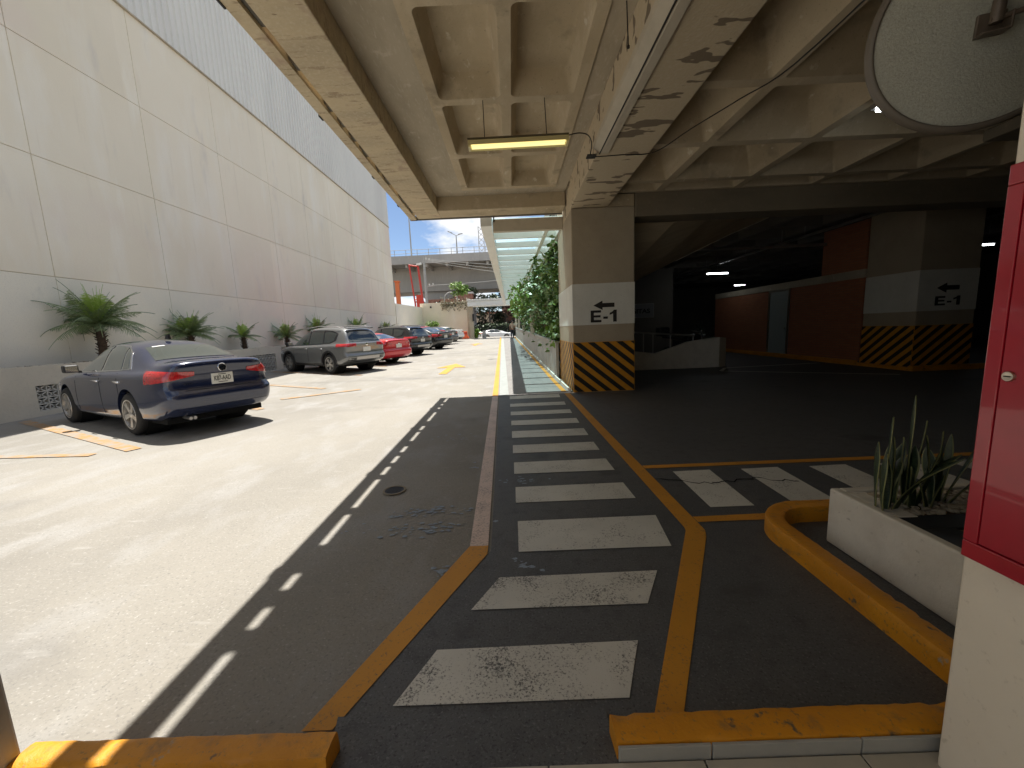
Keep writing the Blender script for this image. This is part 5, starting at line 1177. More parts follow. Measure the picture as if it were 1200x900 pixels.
    # wheels
    for ax in (ra, fa):
        for sg in (1, -1):
            c = (ax, sg * tr, Wr); mt = Matrix.Translation(c) @ Matrix.Rotation(R(-90 * sg), 4, 'X')
            w = bpy.data.objects.new('wheel', None)
            mb = MB(); k = .205
            mb.lathe([(k, .10), (.245 * Wr / .325, .108), (.285 * Wr / .325, .104), (Wr - .015, .085), (Wr, .06), (Wr, -.06), (Wr - .015, -.085), (.28 * Wr / .325, -.10), (k, -.10)], mt, 40); ty = mb.build('wheel', 'rubber', t, smooth=40)
            ro = .222 * Wr / .325
            mb = MB(); mb.lathe([(ro + .012, .098), (ro + .006, .110), (ro - .008, .106), (ro - .022, .04), (ro - .022, -.05), (ro, -.09)], mt, 36); rim = mb.build('rim', 'alloy', ty, smooth=40)
            mb = MB(); mb.lathe([(.0001, .02), (ro - .01, .02)], mt, 28); mb.build('dark_spoke_backing', 'void', rim)  # near-black disc paints the shade behind the spokes
            mb = MB(); mb.lathe([(.0001, .095), (.03, .094), (.05, .085), (.055, .03)], mt, 18)
            ns = 5; ww = .040 if alloy == 'five' else .032
            for q in range(ns):
                for dq in ((0,) if alloy == 'five' else (-.16, .16)):
                    a = 2 * math.pi * q / ns + .3 + dq; d = Vector((math.cos(a), math.sin(a), 0)); sd = Vector((-d.y, d.x, 0)); P = []
                    for (r_, w_, z0, z1) in ((.035, ww * .8, .03, .085), (ro * .6, ww * .85, .035, .092), (ro - .012, ww * 1.15, .05, .100)):
                        P.append([d * r_ + sd * w_ + Vector((0, 0, z1)), d * r_ - sd * w_ + Vector((0, 0, z1)), d * r_ - sd * w_ * 1.1 + Vector((0, 0, z0)), d * r_ + sd * w_ * 1.1 + Vector((0, 0, z0))])
                    vs = [mt @ p for l in P for p in l]; mb.add(vs, [(4 * i + e, 4 * i + (e + 1) % 4, 4 * i + 4 + (e + 1) % 4, 4 * i + 4 + e) for i in range(2) for e in range(4)])
            mb.build('spokes', 'alloy', rim, recalc=True, smooth=35)
            mt2 = Matrix.Translation((ax, sg * (tr - .12), Wr + .015)) @ Matrix.Rotation(R(-90 * sg), 4, 'X')
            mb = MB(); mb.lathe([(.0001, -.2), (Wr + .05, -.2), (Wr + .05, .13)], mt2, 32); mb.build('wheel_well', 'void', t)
    if kw.get('fin'):
        mb = MB(); mb.prism([(-.83, -.02, 1.44), (-.68, -.02, 1.45), (-.76, -.012, 1.52), (-.82, -.012, 1.53)], (0, .04, 0)); mb.build('antenna_fin', 'trim_black', t, recalc=True)
    if kw.get('sticker'):
        patch('window_sticker', [[((x_, y_, 2.4), (0, 0, -1)) for y_ in (.24, .33, .42)] for x_ in (-1.18, -1.15)], .010, 'plate')
    # underside
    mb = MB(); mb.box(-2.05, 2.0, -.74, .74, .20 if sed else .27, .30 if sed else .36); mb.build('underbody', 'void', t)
    return t

car('parked_car', 'navy blue sedan with red tail lights, nearest parked car at the left', 'sedan', 'p_blue', (-5.49, 7.54), plate='K87-AAD', badge='round', fin=True, sticker=True, glass='glass_pale', body_bumper=True, alloy='five', sh=1.06, sy=.955)
car('parked_car', 'gunmetal grey suv with dark arch cladding, parked beyond the palms', 'suv', 'p_grey', (-5.93, 15.87), s=1.01, hd=(-.85, .527), glass='glass_dark', alloy='double', sh=1.02)
car('parked_car', 'bright red sedan parked right beside the grey suv', 'sedan', 'p_red', (-5.75, 18.75), s=1.04, sh=.99, body_bumper=True, glass='glass_pale')
car('parked_car', 'black suv parked between the bright red sedan and a black sedan', 'suv', 'p_black', (-5.62, 23.3), s=1.03, sh=.985, glass='glass_pale')
car('parked_car', 'black sedan parked just beyond the black suv, its red lights facing the lane', 'sedan', 'p_black', (-5.25, 28.3), s=1.06, detail=1, glass='glass_pale', sh=1.06)
car('parked_car', 'darker red car mostly hidden behind the black sedan, little more than its roof in view', 'sedan', 'p_red', (-6.2, 31.4), s=1.05, detail=1, sh=1.14)
car('parked_car', 'charcoal sedan with red lights parked second to last in the row', 'sedan', 'p_dark', (-5.7, 34.6), s=1.05, detail=1, sh=1.05, glass='glass_pale')
car('parked_car', 'white sedan parked last in the row by the orange barrier', 'sedan', 'p_white', (-5.75, 39.2), s=1.05, detail=1, sh=1.02)
car('street_car', 'white sedan standing side-on in the street beyond the gate', 'sedan', 'p_white', (-3.4, 52.8), s=1.0, hd=(1, 0.02), group='cars out in the street', detail=1, zoff=0)
car('street_car', 'silver sedan in the street behind the white one', 'sedan', 'p_silver', (-1.2, 57), s=1.0, hd=(-1, 0.02), group='cars out in the street', detail=1)

# ------------------------------------------------------------------ motorbike behind the garage parapet
t = thing('motorcycle', 'dark motorcycle parked behind the low garage parapet', 'motorcycle', (6.1, 13.6, 0)); cx, cy = 6.1, 13.6
for nm, dx in (('wheel', -.68), ('wheel', .68)):
    mb = MB(); mb.lathe([(.19, -.05), (.30, -.05), (.32, 0), (.30, .05), (.19, .05)], Matrix.Translation((cx + dx, cy, .32)) @ Matrix.Rotation(R(90), 4, 'X'), 28, close=True); w = mb.build(nm, 'rubber', t, smooth=50)
    mb = MB()
    for k in range(6): a = k * 1.047; mb.tube([(cx + dx, cy, .32), (cx + dx + .2 * math.cos(a), cy, .32 + .2 * math.sin(a))], .012, 5)
    mb.build('spokes', 'steel', w)
mb = MB(); mb.tube([(cx + .68, cy, .32), (cx + .48, cy, .85), (cx + .40, cy, 1.06)], .035, 8); mb.build('fork', 'steel', t)
mb = MB(); mb.obox((cx + .05, cy, .5), (1, 0, 0), (0, 1, 0), (0, 0, 1), .28, .16, .2); mb.build('engine', 'steel', t, bevel=.04)
mb = MB(); mb.prism([(cx - .1, cy - .15, .78), (cx + .42, cy - .13, .82), (cx + .40, cy - .12, 1.0), (cx + .15, cy - .14, 1.06), (cx - .1, cy - .15, .95)], (0, .28, 0)); mb.build('fuel_tank', 'p_dark', t, recalc=True, bevel=.05)
mb = MB(); mb.prism([(cx - .85, cy - .13, .92), (cx - .12, cy - .14, .82), (cx - .12, cy - .14, .92), (cx - .85, cy - .12, 1.0)], (0, .26, 0)); mb.build('seat', 'trim_black', t, recalc=True, bevel=.03)
mb = MB(); mb.tube([(cx + .28, cy - .36, 1.14), (cx + .4, cy - .1, 1.1), (cx + .4, cy + .1, 1.1), (cx + .28, cy + .36, 1.14)], .016, 6); mb.build('handlebar', 'steel', t)
mb = MB(); mb.prism([(cx + .45, cy - .16, 1.0), (cx + .55, cy - .14, 1.05), (cx + .38, cy - .12, 1.36), (cx + .34, cy - .12, 1.34)], (0, .3, 0)); mb.build('windscreen', 'glass_pale', t, recalc=True)
mb = MB(); mb.lathe([(.0001, .05), (.07, .04), (.085, 0), (.05, -.08)], Matrix.Translation((cx + .54, cy, 1.0)) @ Matrix.Rotation(R(90), 4, 'Y'), 16); mb.build('headlight', 'clear_lens', t, smooth=50)
mb = MB(); mb.box(cx - 1.05, cx - .7, cy - .2, cy + .2, 1.0, 1.3); mb.build('top_box', 'trim_black', t, bevel=.05)

# ------------------------------------------------------------------ the walking person by the gate
def skinned(name, pts, edges, m, parent, sub=2):
    me = bpy.data.meshes.new(name); me.from_pydata([p[:3] for p in pts], edges, []); o = bpy.data.objects.new(name, me); COL.objects.link(o)
    sk_ = o.modifiers.new('skin', 'SKIN')
    for i, v in enumerate(me.skin_vertices[0].data): v.radius = (pts[i][3], pts[i][4] if len(pts[i]) > 4 else pts[i][3]); v.use_root = (i == 0)
    ss = o.modifiers.new('s', 'SUBSURF'); ss.levels = sub; ss.render_levels = sub
    dg = bpy.context.evaluated_depsgraph_get(); dg.update(); me2 = bpy.data.meshes.new_from_object(o.evaluated_get(dg)); me2.name = name; me2.materials.clear(); me2.materials.append(M[m]); me2.polygons.foreach_set('use_smooth', [True] * len(me2.polygons))
    bpy.data.objects.remove(o); ob = bpy.data.objects.new(name, me2); COL.objects.link(ob); ob.parent = parent; return ob
py = 40.3; px = .02; pz0 = ramp(py)
t = thing('person', 'person in beige shirt and dark trousers walking out towards the gate', 'person', (px, py, pz0 + .004)); t['_static'] = 0; t['_off'] = (0., 0., 0.)
def hand(w, d, sg):
    """wrist w, direction d: a palm, four fingers and a thumb as one small skin chain set"""
    w = Vector(w); d = Vector(d).normalized(); s_ = Vector((sg, 0, 0)); f = Vector((0, 1, 0))
    P = []; E = []
    return P, E
pts = [(0, 0, .93, .135, .095), (0, 0, 1.12, .125, .09), (0, .01, 1.32, .15, .10), (0, .01, 1.45, .10, .075), (0, .015, 1.52, .05, .05), (0, .03, 1.585, .065, .075), (0, .035, 1.66, .078, .095), (0, .03, 1.735, .055, .065),
       (.18, .01, 1.42, .058), (.23, -.03, 1.16, .043), (.22, .10, .93, .032), (.22, .13, .86, .038, .02), (-.18, .01, 1.42, .058), (-.23, .02, 1.16, .043), (-.22, -.06, .93, .032), (-.22, -.06, .86, .038, .02),
       (.095, .0, .86, .095), (.10, .10, .48, .062), (.10, .13, .09, .042), (.10, .26, .035, .04, .03), (-.095, .0, .86, .095), (-.10, -.06, .48, .062), (-.10, -.26, .12, .042), (-.10, -.17, .035, .04, .03)]
ed = [(0, 1), (1, 2), (2, 3), (3, 4), (4, 5), (5, 6), (6, 7), (3, 8), (8, 9), (9, 10), (10, 11), (3, 12), (12, 13), (13, 14), (14, 15), (0, 16), (16, 17), (17, 18), (18, 19), (0, 20), (20, 21), (21, 22), (22, 23)]
k = len(pts)
for wi, sg in ((11, 1), (15, -1)):
    w = Vector(pts[wi][:3])
    for q, (dx, ln) in enumerate(((-.03, .07), (-.01, .085), (.01, .08), (.03, .06))):
        pts += [(w.x, w.y + dx, w.z - .05, .009), (w.x - sg * .012, w.y + dx, w.z - .05 - ln, .007)]; ed += [(wi, k), (k, k + 1)]; k += 2
    pts += [(w.x - sg * .01, w.y + .045, w.z - .03, .010), (w.x - sg * .015, w.y + .055, w.z - .07, .008)]; ed += [(wi, k), (k, k + 1)]; k += 2
skinned('body', pts, ed, 'skin', t)
sp = [(0, 0, .90, .165, .12), (0, 0, 1.12, .150, .112), (0, .01, 1.33, .172, .122), (0, .01, 1.455, .105, .08), (.185, .01, 1.415, .075), (.235, -.02, 1.20, .066), (-.185, .01, 1.415, .075), (-.235, .02, 1.20, .066)]
skinned('shirt', sp, [(0, 1), (1, 2), (2, 3), (3, 4), (4, 5), (3, 6), (6, 7)], 'shirt', t)
tp = [(0, 0, .95, .155, .115), (.095, .0, .84, .112), (.10, .10, .48, .082), (.10, .13, .10, .068), (-.095, .0, .84, .112), (-.10, -.06, .48, .082), (-.10, -.25, .15, .068)]
skinned('trousers', tp, [(0, 1), (1, 2), (2, 3), (0, 4), (4, 5), (5, 6)], 'trousers', t)
mb = MB(); mb.lathe([(.0001, .115), (.05, .105), (.085, .06), (.098, 0), (.09, -.05)], Matrix.Translation((0, .018, 1.70)), 18); mb.build('hair', 'hair', t, smooth=60)
for sx, yy, zz in ((.10, .20, .045), (-.10, -.20, .05)):
    mb = MB(); mb.obox((sx, yy, zz), (0, 1, 0), (1, 0, 0), (0, 0, 1), .14, .05, .04); mb.build('shoe', 'trim_black', t, bevel=.025)
# ------------------------------------------------------------------ doorway jamb wall, cabinet, mirror
jw = thing('doorway_wall', 'cream plastered doorway wall at the right edge carrying the red cabinet', 'wall', (1.3, 0, 0))
KJ = .862
mb = MB(); mb.box(1.47 * KJ, 1.36, -4, 1.203 * KJ, -.05, 4.14); mb.build('wall_face', 'plaster_white', jw, bevel=.01, seg=3)
dp = thing('door_post', 'grey door post just showing in the bottom left corner', 'door post', (-1.9, .95, 0))
mb = MB(); mb.box(-2.2, -1.695, .9, 1.115, -.05, 4.44); mb.build('post', 'post_grey', dp, bevel=.01)
mb = MB(); mb.box(-1.73, -1.70, .86, .899, -.05, 4.4); mb.build('door_stop', 'steel', dp)

cb = thing('hose_cabinet', 'red enamelled fire hose cabinet with lock and glass pane on the cream wall', 'fire cabinet', (1.42, .75, 1.25))
X0, X1, CY0, CY1 = 1.365 * KJ, 1.468 * KJ, .36, 1.128 * KJ; CZ0, CZ1 = CAM_Z + (.695 - CAM_Z) * KJ, CAM_Z + (1.838 - CAM_Z) * KJ
mb = MB(); mb.box(X0 + .012, X1, CY0, CY1, CZ0, CZ1); mb.build('case', 'cab_red', cb, bevel=.008, seg=3)
mb = MB()
for (a, b, c, d) in ((CY0 + .004, CY1 - .004, CZ1 - .05, CZ1 - .004), (CY0 + .004, CY1 - .004, CZ0 + .004, CZ0 + .05), (CY1 - .036, CY1 - .004, CZ0 + .0505, CZ1 - .0505), (CY0 + .004, CY0 + .05, CZ0 + .0505, CZ1 - .0505)): mb.box(X0, X0 + .0118, a, b, c, d)
mb.build('front_frame', 'cab_red', cb, bevel=.003)
DY0, DY1, DZ0, DZ1 = CY0 + .056, CY1 - .041, CZ0 + .056, CZ1 - .056
mb = MB(); gy0, gy1, gz0, gz1 = DY0 + .08, DY1 - .09, DZ0 + .09, DZ1 - .09
for (a, b, c, d) in ((DY0, DY1, gz1, DZ1), (DY0, DY1, DZ0, gz0), (gy1, DY1, gz0, gz1), (DY0, gy0, gz0, gz1)): mb.box(X0 - .001, X0 + .0115, a, b, c, d)
dr = mb.build('door', 'cab_red', cb)
mb = MB()
for (a, b, c, d) in ((gy0 - .004, gy1 + .004, gz1 - .012, gz1 + .004), (gy0 - .004, gy1 + .004, gz0 - .004, gz0 + .012), (gy1 - .012, gy1 + .004, gz0 + .0121, gz1 - .0121), (gy0 - .004, gy0 + .012, gz0 + .0121, gz1 - .0121)): mb.box(X0 - .0045, X0 - .0012, a, b, c, d)
mb.build('glazing_bead', 'trim_black', dr)
mb = MB(); mb.box(X0 + .004, X0 + .008, gy0, gy1, gz0, gz1); mb.build('pane', 'glass_dark', dr)
mb = MB(); mt = Matrix.Translation((X0 - .001, DY1 - .016, CAM_Z - .185 * KJ)) @ Matrix.Rotation(R(-90), 4, 'Y'); mb.lathe([(.0001, .005), (.006, .006), (.011, .006), (.0125, .003), (.0125, 0)], mt, 20); lk = mb.build('lock', 'brass', dr, smooth=40)
mb = MB(); mb.box(X0 - .0085, X0 - .0072, DY1 - .0225, DY1 - .0095, CAM_Z - .185 * KJ - .0012, CAM_Z - .185 * KJ + .0012); mb.build('keyhole', 'void', lk)

mi = thing('convex_mirror', 'round convex traffic mirror seen from its grey speckled back, at the top right', 'convex mirror', (1.62, 1.45, 2.39))
mc = Vector((1.635, 1.46, 2.40)); nrm = Vector((.3544, .927, .1216)).normalized(); q = nrm.to_track_quat('Z', 'Y').to_matrix().to_4x4(); mt = Matrix.Translation(mc) @ q
Rm = .305
mb = MB(); mb.lathe([(.0001, -.012)] + [(Rm * i / 10, -.012 + .002 * i / 10) for i in range(1, 10)] + [(Rm, -.006)], mt, 64); mb.build('back_shell', 'mirror_back', mi, smooth=60)
mb = MB(); mb.lathe([(Rm - .002, -.016), (Rm + .004, -.019), (Rm + .015, -.012), (Rm + .019, .004), (Rm + .014, .018), (Rm, .022), (Rm - .004, .01)], mt, 72, close=True); mb.build('rim', 'mirror_rim', mi, smooth=60)
mb = MB(); mb.lathe([(Rm, .004)] + [(Rm * math.cos(R(a)), .004 + .075 * math.sin(R(a))) for a in range(10, 90, 8)] + [(.0001, .08)], mt, 48); mb.build('reflector', 'chrome', mi, smooth=60)
rgt = (q.to_3x3() @ Vector((1, 0, 0))); upv = (q.to_3x3() @ Vector((0, 1, 0)))
zup = (Vector((0, 0, 1)) - nrm * nrm.z).normalized(); hx = nrm.cross(zup).normalized()    # up in the disc plane; to the viewer's right
ctr = mc - nrm * .012
mb = MB(); mb.obox(ctr - nrm * .006 - zup * .012, hx, zup, nrm, .036, .034, .006); mb.obox(ctr - nrm * .028 - zup * .044, hx, nrm, zup, .036, .022, .003); mb.obox(ctr - nrm * .028 - zup * .02 + hx * .033, nrm, zup, hx, .022, .024, .003); br = mb.build('bracket', 'mirror_iron', mi, bevel=.002)
mb = MB(); mb.tube([ctr - nrm * .034 - zup * .02, ctr - nrm * .036 + zup * .045], .017, 14); mb.build('clamp', 'mirror_iron', br, smooth=50)
mb = MB(); mb.tube([ctr - nrm * .036 + zup * .045, ctr - nrm * .036 + zup * .062], .009, 8); mb.build('bolt', 'steel', br)
mb = MB(); a = ctr - nrm * .036 - zup * .012; mb.tube([a - hx * .015, a + hx * .10 - nrm * .01 + zup * .015, Vector((1.80, 1.2, 2.47))], .0085, 8); mb.build('arm', 'mirror_iron', mi, smooth=60)

# ------------------------------------------------------------------ planter with snake plants
pb = thing('white_planter', 'low white plastered planter box with pebbles and a charcoal tray beside the kerb', 'planter', (2.5, 1.8, 0))
PX0, PX1, PY0, PY1, PT = 1.99, 3.6, 1.205, 2.37, .362
mb = MB(); mb.box(PX0, PX0 + .055, PY0, PY1, 0, PT); mb.box(PX0 + .0555, PX1, PY1 - .06, PY1, 0, PT); mb.box(PX1 - .06, PX1, PY0, PY1 - .0605, 0, PT); mb.build('box_wall', 'planter_white', pb, bevel=.012, seg=3)
mb = MB(); mb.box(PX0 + .05, PX1 - .06, PY0, PY1 - .06, .05, PT - .02); mb.build('soil', 'soil', pb)
mb = MB(); mb.box(PX0 + .058, PX0 + .17, 1.98, PY1 - .062, .1, PT - .004); mb.build('mortar_ledge', 'planter_white', pb, bevel=.008)
random.seed(15); mb = MB()
for k in range(1100):
    x = random.uniform(PX0 + .15, PX1 - .08); y = random.uniform(2.02, PY1 - .075); z = PT - .018 + random.uniform(0, .012); r = random.uniform(.007, .017); n = 6
    ang = random.random() * 3; ax = Vector((math.cos(ang), math.sin(ang), random.uniform(-.3, .3))).normalized(); ay = ax.cross(Vector((0, 0, 1))).normalized(); az = ax.cross(ay)
    c = Vector((x, y, z)); vs = []
    for (h, rr_) in ((-1, .35), (-.5, .9), (.5, .9), (1, .35)):
        for i in range(n): a = 2 * math.pi * i / n; vs.append(c + ax * h * r * 1.3 + (ay * math.cos(a) + az * math.sin(a) * .7) * r * rr_)
    mb.add(vs, [(i * n + j, i * n + (j + 1) % n, (i + 1) * n + (j + 1) % n, (i + 1) * n + j) for i in range(3) for j in range(n)] + [tuple(range(n - 1, -1, -1)), tuple(18 + j for j in range(n))])
o = mb.build('pebbles', 'stone', pb, smooth=60); o['kind'] = 'stuff'
mb = MB()
for (a, b, c, d) in ((PX0 + .058, PX1 - .065, 1.86, 2.0), (PX0 + .058, 2.22, PY0 + .002, 1.8595), (2.9, PX1 - .065, PY0 + .002, 1.8595), (2.2205, 2.8995, PY0 + .002, 1.40)): mb.box(a, b, c, d, .25, PT - .008)
mb.build('tray', 'tray', pb, bevel=.006)
mb = MB(); mb.box(2.221, 2.899, 1.401, 1.859, PT - .12, PT - .10); mb.build('tray_opening', 'void', pb)
def snake_plant(label, x, y, leaves, seed):
    random.seed(seed); t = thing('snake_plant', label, 'plant', (x, y, PT - .02), 'snake plants in the white planter')
    for (dx, dy, h, w, lx, ly, cv, az) in leaves:
        n = 16; cen = []; p = Vector((x + dx, y + dy, PT - .03)); d = Vector((lx, ly, 1)).normalized(); bend = Vector((cv[0], cv[1], cv[2] if len(cv) > 2 else 0))
        for i in range(n + 1): cen.append(p.copy()); p += d * h * 1.1 / n; d = (d + bend / n).normalized()
        mbm = MB(); mbe = MB(); R_ = []
        for i, c in enumerate(cen):
            u = i / n; tg = (cen[min(i + 1, n)] - cen[max(0, i - 1)]).normalized(); a = az + .7 * u
            sd = Vector((math.cos(a), math.sin(a), 0)); sd = (sd - tg * sd.dot(tg)).normalized(); nn = sd.cross(tg)
            ww = w * (.55 + .45 * math.sin(min(1, u * 1.5) * math.pi / 2)) * (1 - max(0, (u - .6) / .4) ** 2.2) + .001
            ww *= 1.42; R_.append([c - sd * ww + nn * ww * .25, c - sd * ww * .82 + nn * ww * .14, c, c + sd * ww * .82 + nn * ww * .14, c + sd * ww + nn * ww * .25, c + sd * ww * .8 + nn * (ww * .14 + .006), c + nn * .005 * -1 + nn * .012, c - sd * ww * .8 + nn * (ww * .14 + .006)])
        vs = [q_ for r_ in R_ for q_ in r_]
        mb = MB(); fs = []; mis = []
        for i in range(n):
            for k_ in range(8): fs.append((i * 8 + k_, i * 8 + (k_ + 1) % 8, i * 8 + 8 + (k_ + 1) % 8, i * 8 + 8 + k_)); mis.append(1 if k_ in (0, 3, 4, 7) else 0)
        mb.add(vs, fs); mb.mi = mis
        mb.build('leaf', ['snake', 'snake_edge'], t, smooth=50, recalc=True)
snake_plant('snake plant at the left end of the pebbles with a long leaf arching right', 2.075, 2.10, [(0, 0, .50, .020, -.02, .02, (.12, 0), .4), (-.025, .02, .37, .019, -.14, .0, (.22, 0), .8), (-.01, -.02, .30, .018, -.03, 0, (.02, .05), 1.9), (.02, .0, .40, .022, .12, .0, (-.25, 0), .3), (.03, -.02, .44, .027, .35, -.05, (1.1, -.1, -.3), .2), (.015, .02, .30, .024, .22, .1, (.35, 0), 1.0), (-.03, -.03, .33, .022, -.30, -.1, (.5, .1, -.2), .7), (.04, .03, .36, .02, .02, .1, (.2, 0), 1.3)], 1)
snake_plant('tallest snake plant, in the middle of the pebbles', 2.24, 2.14, [(0, 0, .60, .021, -.06, .0, (.12, 0), .5), (.02, .02, .38, .022, -.28, 0, (.35, 0), .2), (-.02, 0, .34, .03, .1, 0, (.05, 0), 1.1), (.03, -.02, .33, .024, .30, .0, (.1, 0), .1), (-.03, -.01, .40, .022, .20, -.1, (.95, 0, -.5), .6), (.0, -.03, .24, .026, -.08, -.05, (-.1, 0), .0), (.04, .03, .46, .021, .14, .0, (.1, .1), .2), (-.04, .03, .36, .023, -.18, .0, (.6, 0, -.1), 1.5)], 2)
snake_plant('snake plant nearest the red cabinet with dark wide leaves', 2.44, 2.16, [(0, 0, .40, .030, -.08, 0, (.15, 0), .1), (.03, .02, .38, .020, .12, 0, (-.05, 0), .9), (-.03, 0, .38, .024, -.16, 0, (.1, .1), .3), (.03, 0, .42, .018, .42, 0, (.25, 0), .5), (.02, -.03, .22, .018, .7, -.1, (.3, 0), .2), (0, .03, .30, .026, .04, .1, (0, .2), 1.4)], 3)
snake_plant('short young snake plant between its two taller neighbours', 2.33, 2.09, [(0, 0, .20, .018, .15, 0, (.3, 0), .4), (-.02, 0, .17, .016, -.25, 0, (-.2, 0), .2), (.02, .02, .23, .016, .05, .1, (0, .1), 1.2)], 4)

# ------------------------------------------------------------------ hanging fluorescent lamp, cable
fl = thing('hanging_lamp', 'yellowed fluorescent batten hanging under the coffered ceiling', 'lamp', (.2, 5.5, 3.9))
LY, LZ = 5.5, 3.835; LX0, LX1 = -.475, .84; tilt = .012
def lz(x): return LZ + tilt * (x - LX0) / (LX1 - LX0)
mb = MB(); mb.prism([(LX0, LY - .055, lz(LX0) + .03), (LX0, LY + .055, lz(LX0) + .03), (LX0, LY + .10, lz(LX0) + .0), (LX0, LY + .06, lz(LX0) + .075), (LX0, LY - .06, lz(LX0) + .075), (LX0, LY - .10, lz(LX0))], (LX1 - LX0, 0, tilt)); mb.build('reflector', 'lamp_body', fl, recalc=True)
mb = MB(); mb.prism([(LX0 - .004, LY - .064, lz(LX0) + .078), (LX0 - .004, LY + .064, lz(LX0) + .078), (LX0 - .004, LY + .05, lz(LX0) + .105), (LX0 - .004, LY - .05, lz(LX0) + .105)], (LX1 - LX0 + .008, 0, tilt)); mb.build('top_channel', 'lamp_dark', fl, recalc=True)
for dy in (-.035, .035):
    mb = MB(); mb.tube([(LX0 + .04, LY + dy, lz(LX0) + .012), (LX1 - .04, LY + dy, lz(LX1) + .012)], .014, 10); mb.build('tube', 'tube_warm', fl, smooth=60)
for x in (LX0 + .015, LX1 - .015): mb = MB(); mb.box(x - .014, x + .014, LY - .07, LY + .07, lz(x) - .012, lz(x) + .029); mb.build('end_cap', 'lamp_body', fl)
for x, xt in ((-.255, -.26), (.56, .545)):
    mb = MB(); mb.tube([(xt, LY + .03, 4.425), (x, LY, lz(x) + .104)], .006, 6); mb.build('suspension_rod', 'wire', fl)
cbm = thing('lamp_cable', 'black cable looping from the hanging lamp across the concrete beam', 'cable', (1.2, 5.8, 3.9)); mb = MB()
def smoothpath(P, k=5):
    out = []; P = [Vector(p) for p in P]
    for i in range(len(P) - 1):
        p0, p1, p2, p3 = P[max(0, i - 1)], P[i], P[i + 1], P[min(len(P) - 1, i + 2)]
        for j in range(k):
            t_ = j / k; out.append(.5 * ((2 * p1) + (p2 - p0) * t_ + (2 * p0 - 5 * p1 + 4 * p2 - p3) * t_ ** 2 + (3 * p1 - p0 - 3 * p2 + p3) * t_ ** 3))
    return out + [P[-1]]
mb.tube(smoothpath([(.84, 5.5, 3.94), (1.0, 5.55, 3.985), (1.13, 5.62, 3.98), (1.2, 5.75, 3.93), (1.22, 5.93, 3.86), (1.28, 5.96, 3.848), (1.7, 5.96, 3.858), (2.14, 5.95, 3.872), (2.5, 5.6, 4.0), (2.9, 5.2, 4.125), (3.14, 4.6, 4.135), (3.14, 3.0, 4.135)]), .0075, 6); mb.build('cable', 'wire', cbm, smooth=60)
mb = MB(); mb.box(1.17, 1.30, 5.90, 6.02, 3.845, 3.862); mb.build('clip', 'wire', cbm)
t = thing('threaded_rod', 'short dark threaded rod hanging from the beam edge near the top', 'rod', (1.47, 4.3, 4.3)); mb = MB(); mb.tube([(1.2, 4.1, 4.45), (1.215, 4.1, 4.05)], .006, 6); mb.build('rod', 'wire', t)
mb = MB(); mb.lathe([(.0001, -.01), (.014, -.01), (.014, .01), (.0001, .01)], Matrix.Translation((1.215, 4.1, 4.06)), 8); mb.build('nut', 'wire', t)
t = thing('beam_conduit', 'thin dark conduit running along the light batten of the main beam', 'conduit', (1.33, 3, 3.86)); mb = MB(); mb.tube([(1.345, -2.5, 3.866), (1.345, 5.92, 3.866)], .009, 6); mb.build('conduit', 'wire', t)

# ------------------------------------------------------------------ camera, light, sky
cam = bpy.data.cameras.new('camera'); co = bpy.data.objects.new('camera', cam); COL.objects.link(co); SC.camera = co
Xc, Yc, Zc = Vector((.99913623, -.04114958, -.00578807)), Vector((0, -.13928818, .99025189)), Vector((-.04155465, -.98939654, -.13916787))
rgt = Vector((Xc[0], Yc[0], Zc[0])); dwn = Vector((Xc[1], Yc[1], Zc[1])); fwd = Vector((Xc[2], Yc[2], Zc[2]))
mt = Matrix.Identity(4)
for i in range(3): mt[i][0] = rgt[i]; mt[i][1] = -dwn[i]; mt[i][2] = -fwd[i]
mt[2][3] = CAM_Z; co.matrix_world = mt
cam.sensor_width = 36; cam.sensor_fit = 'HORIZONTAL'; cam.lens = 455 / 1200 * 36; cam.clip_start = .05; cam.clip_end = 2000

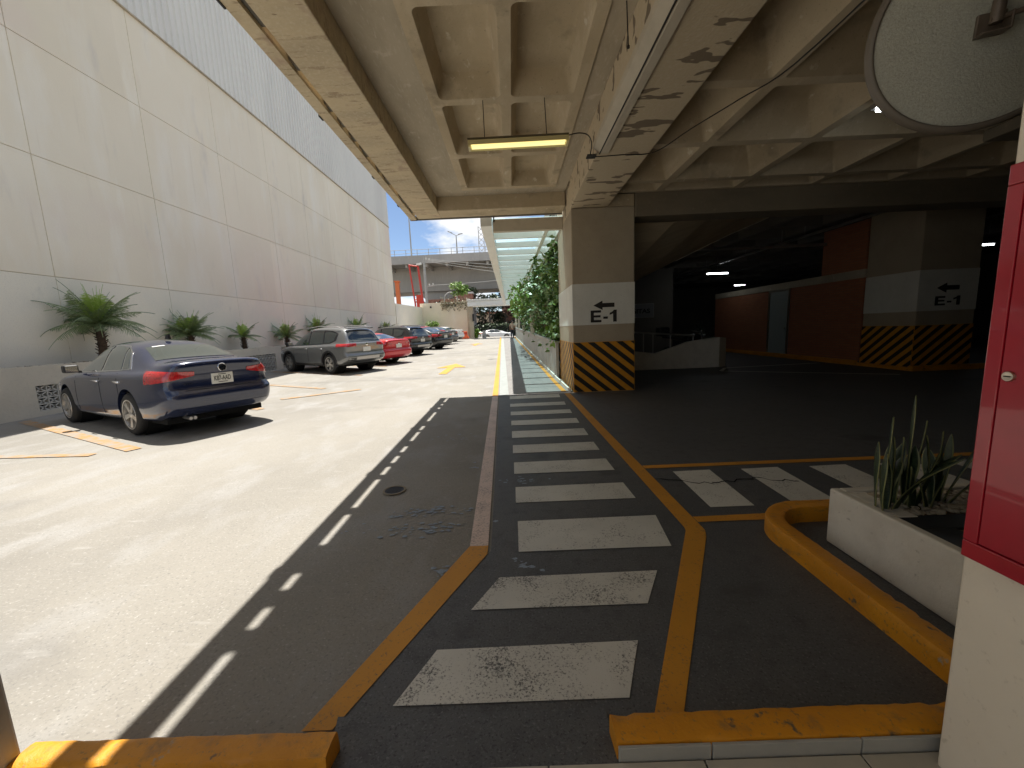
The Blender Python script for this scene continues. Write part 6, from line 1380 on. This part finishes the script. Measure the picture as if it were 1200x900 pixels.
to_sun = Vector((-.158, .30, 1)).normalized()
el = math.asin(to_sun.z); az = math.atan2(to_sun.x, to_sun.y)
sd = bpy.data.lights.new('sun', 'SUN'); sd.energy = SUN_E; sd.angle = R(.53); sd.color = (1, .955, .88)
so = bpy.data.objects.new('sun', sd); COL.objects.link(so); so.rotation_euler = to_sun.to_track_quat('Z', 'Y').to_euler(); so.location = (-4, 8, 30)
w = bpy.data.worlds.new('World'); SC.world = w; w.use_nodes = True; nt = w.node_tree; N = nt.nodes; L = nt.links
bg = N['Background']; bg.inputs['Strength'].default_value = SKY_S
sky = N.new('ShaderNodeTexSky'); sky.sky_type = 'NISHITA'; sky.sun_disc = False; sky.sun_elevation = el; sky.sun_rotation = az; sky.altitude = 2200; sky.air_density = 1.0; sky.dust_density = 2.0; sky.ozone_density = 1.5
tc = N.new('ShaderNodeTexCoord'); mp = N.new('ShaderNodeMapping'); mp.inputs['Scale'].default_value = (1.0, 1.0, 2.1); mp.inputs['Location'].default_value = CLOUD_LOC
nz = N.new('ShaderNodeTexNoise'); nz.inputs['Scale'].default_value = 4.2; nz.inputs['Detail'].default_value = 9; nz.inputs['Roughness'].default_value = .55
rp = N.new('ShaderNodeValToRGB'); rp.color_ramp.elements[0].position = .46; rp.color_ramp.elements[1].position = .57
mx = N.new('ShaderNodeMix'); mx.data_type = 'RGBA'
L.new(tc.outputs['Generated'], mp.inputs['Vector']); L.new(mp.outputs['Vector'], nz.inputs['Vector']); L.new(nz.outputs['Fac'], rp.inputs['Fac'])
L.new(rp.outputs['Color'], mx.inputs[0]); L.new(sky.outputs['Color'], mx.inputs[6]); mx.inputs[7].default_value = (7.2, 7.3, 7.5, 1)
L.new(mx.outputs[2], bg.inputs['Color'])
SC.view_settings.view_transform = 'Standard'; SC.view_settings.look = 'None'; SC.view_settings.gamma = 1; SC.view_settings.use_curve_mapping = False
SC.view_settings.exposure = EXPO
SC.render.engine = 'CYCLES'
c = SC.cycles; c.max_bounces = 10; c.diffuse_bounces = 6; c.glossy_bounces = 4; c.transmission_bounces = 6; c.transparent_max_bounces = 10; c.caustics_reflective = False; c.caustics_refractive = False
c.use_denoising = True; c.sample_clamp_indirect = 6
try: c.denoiser = 'OPENIMAGEDENOISE'
except Exception: pass
for o in bpy.data.objects:
    for k in ('_static', '_off'):
        if k in o: del o[k]
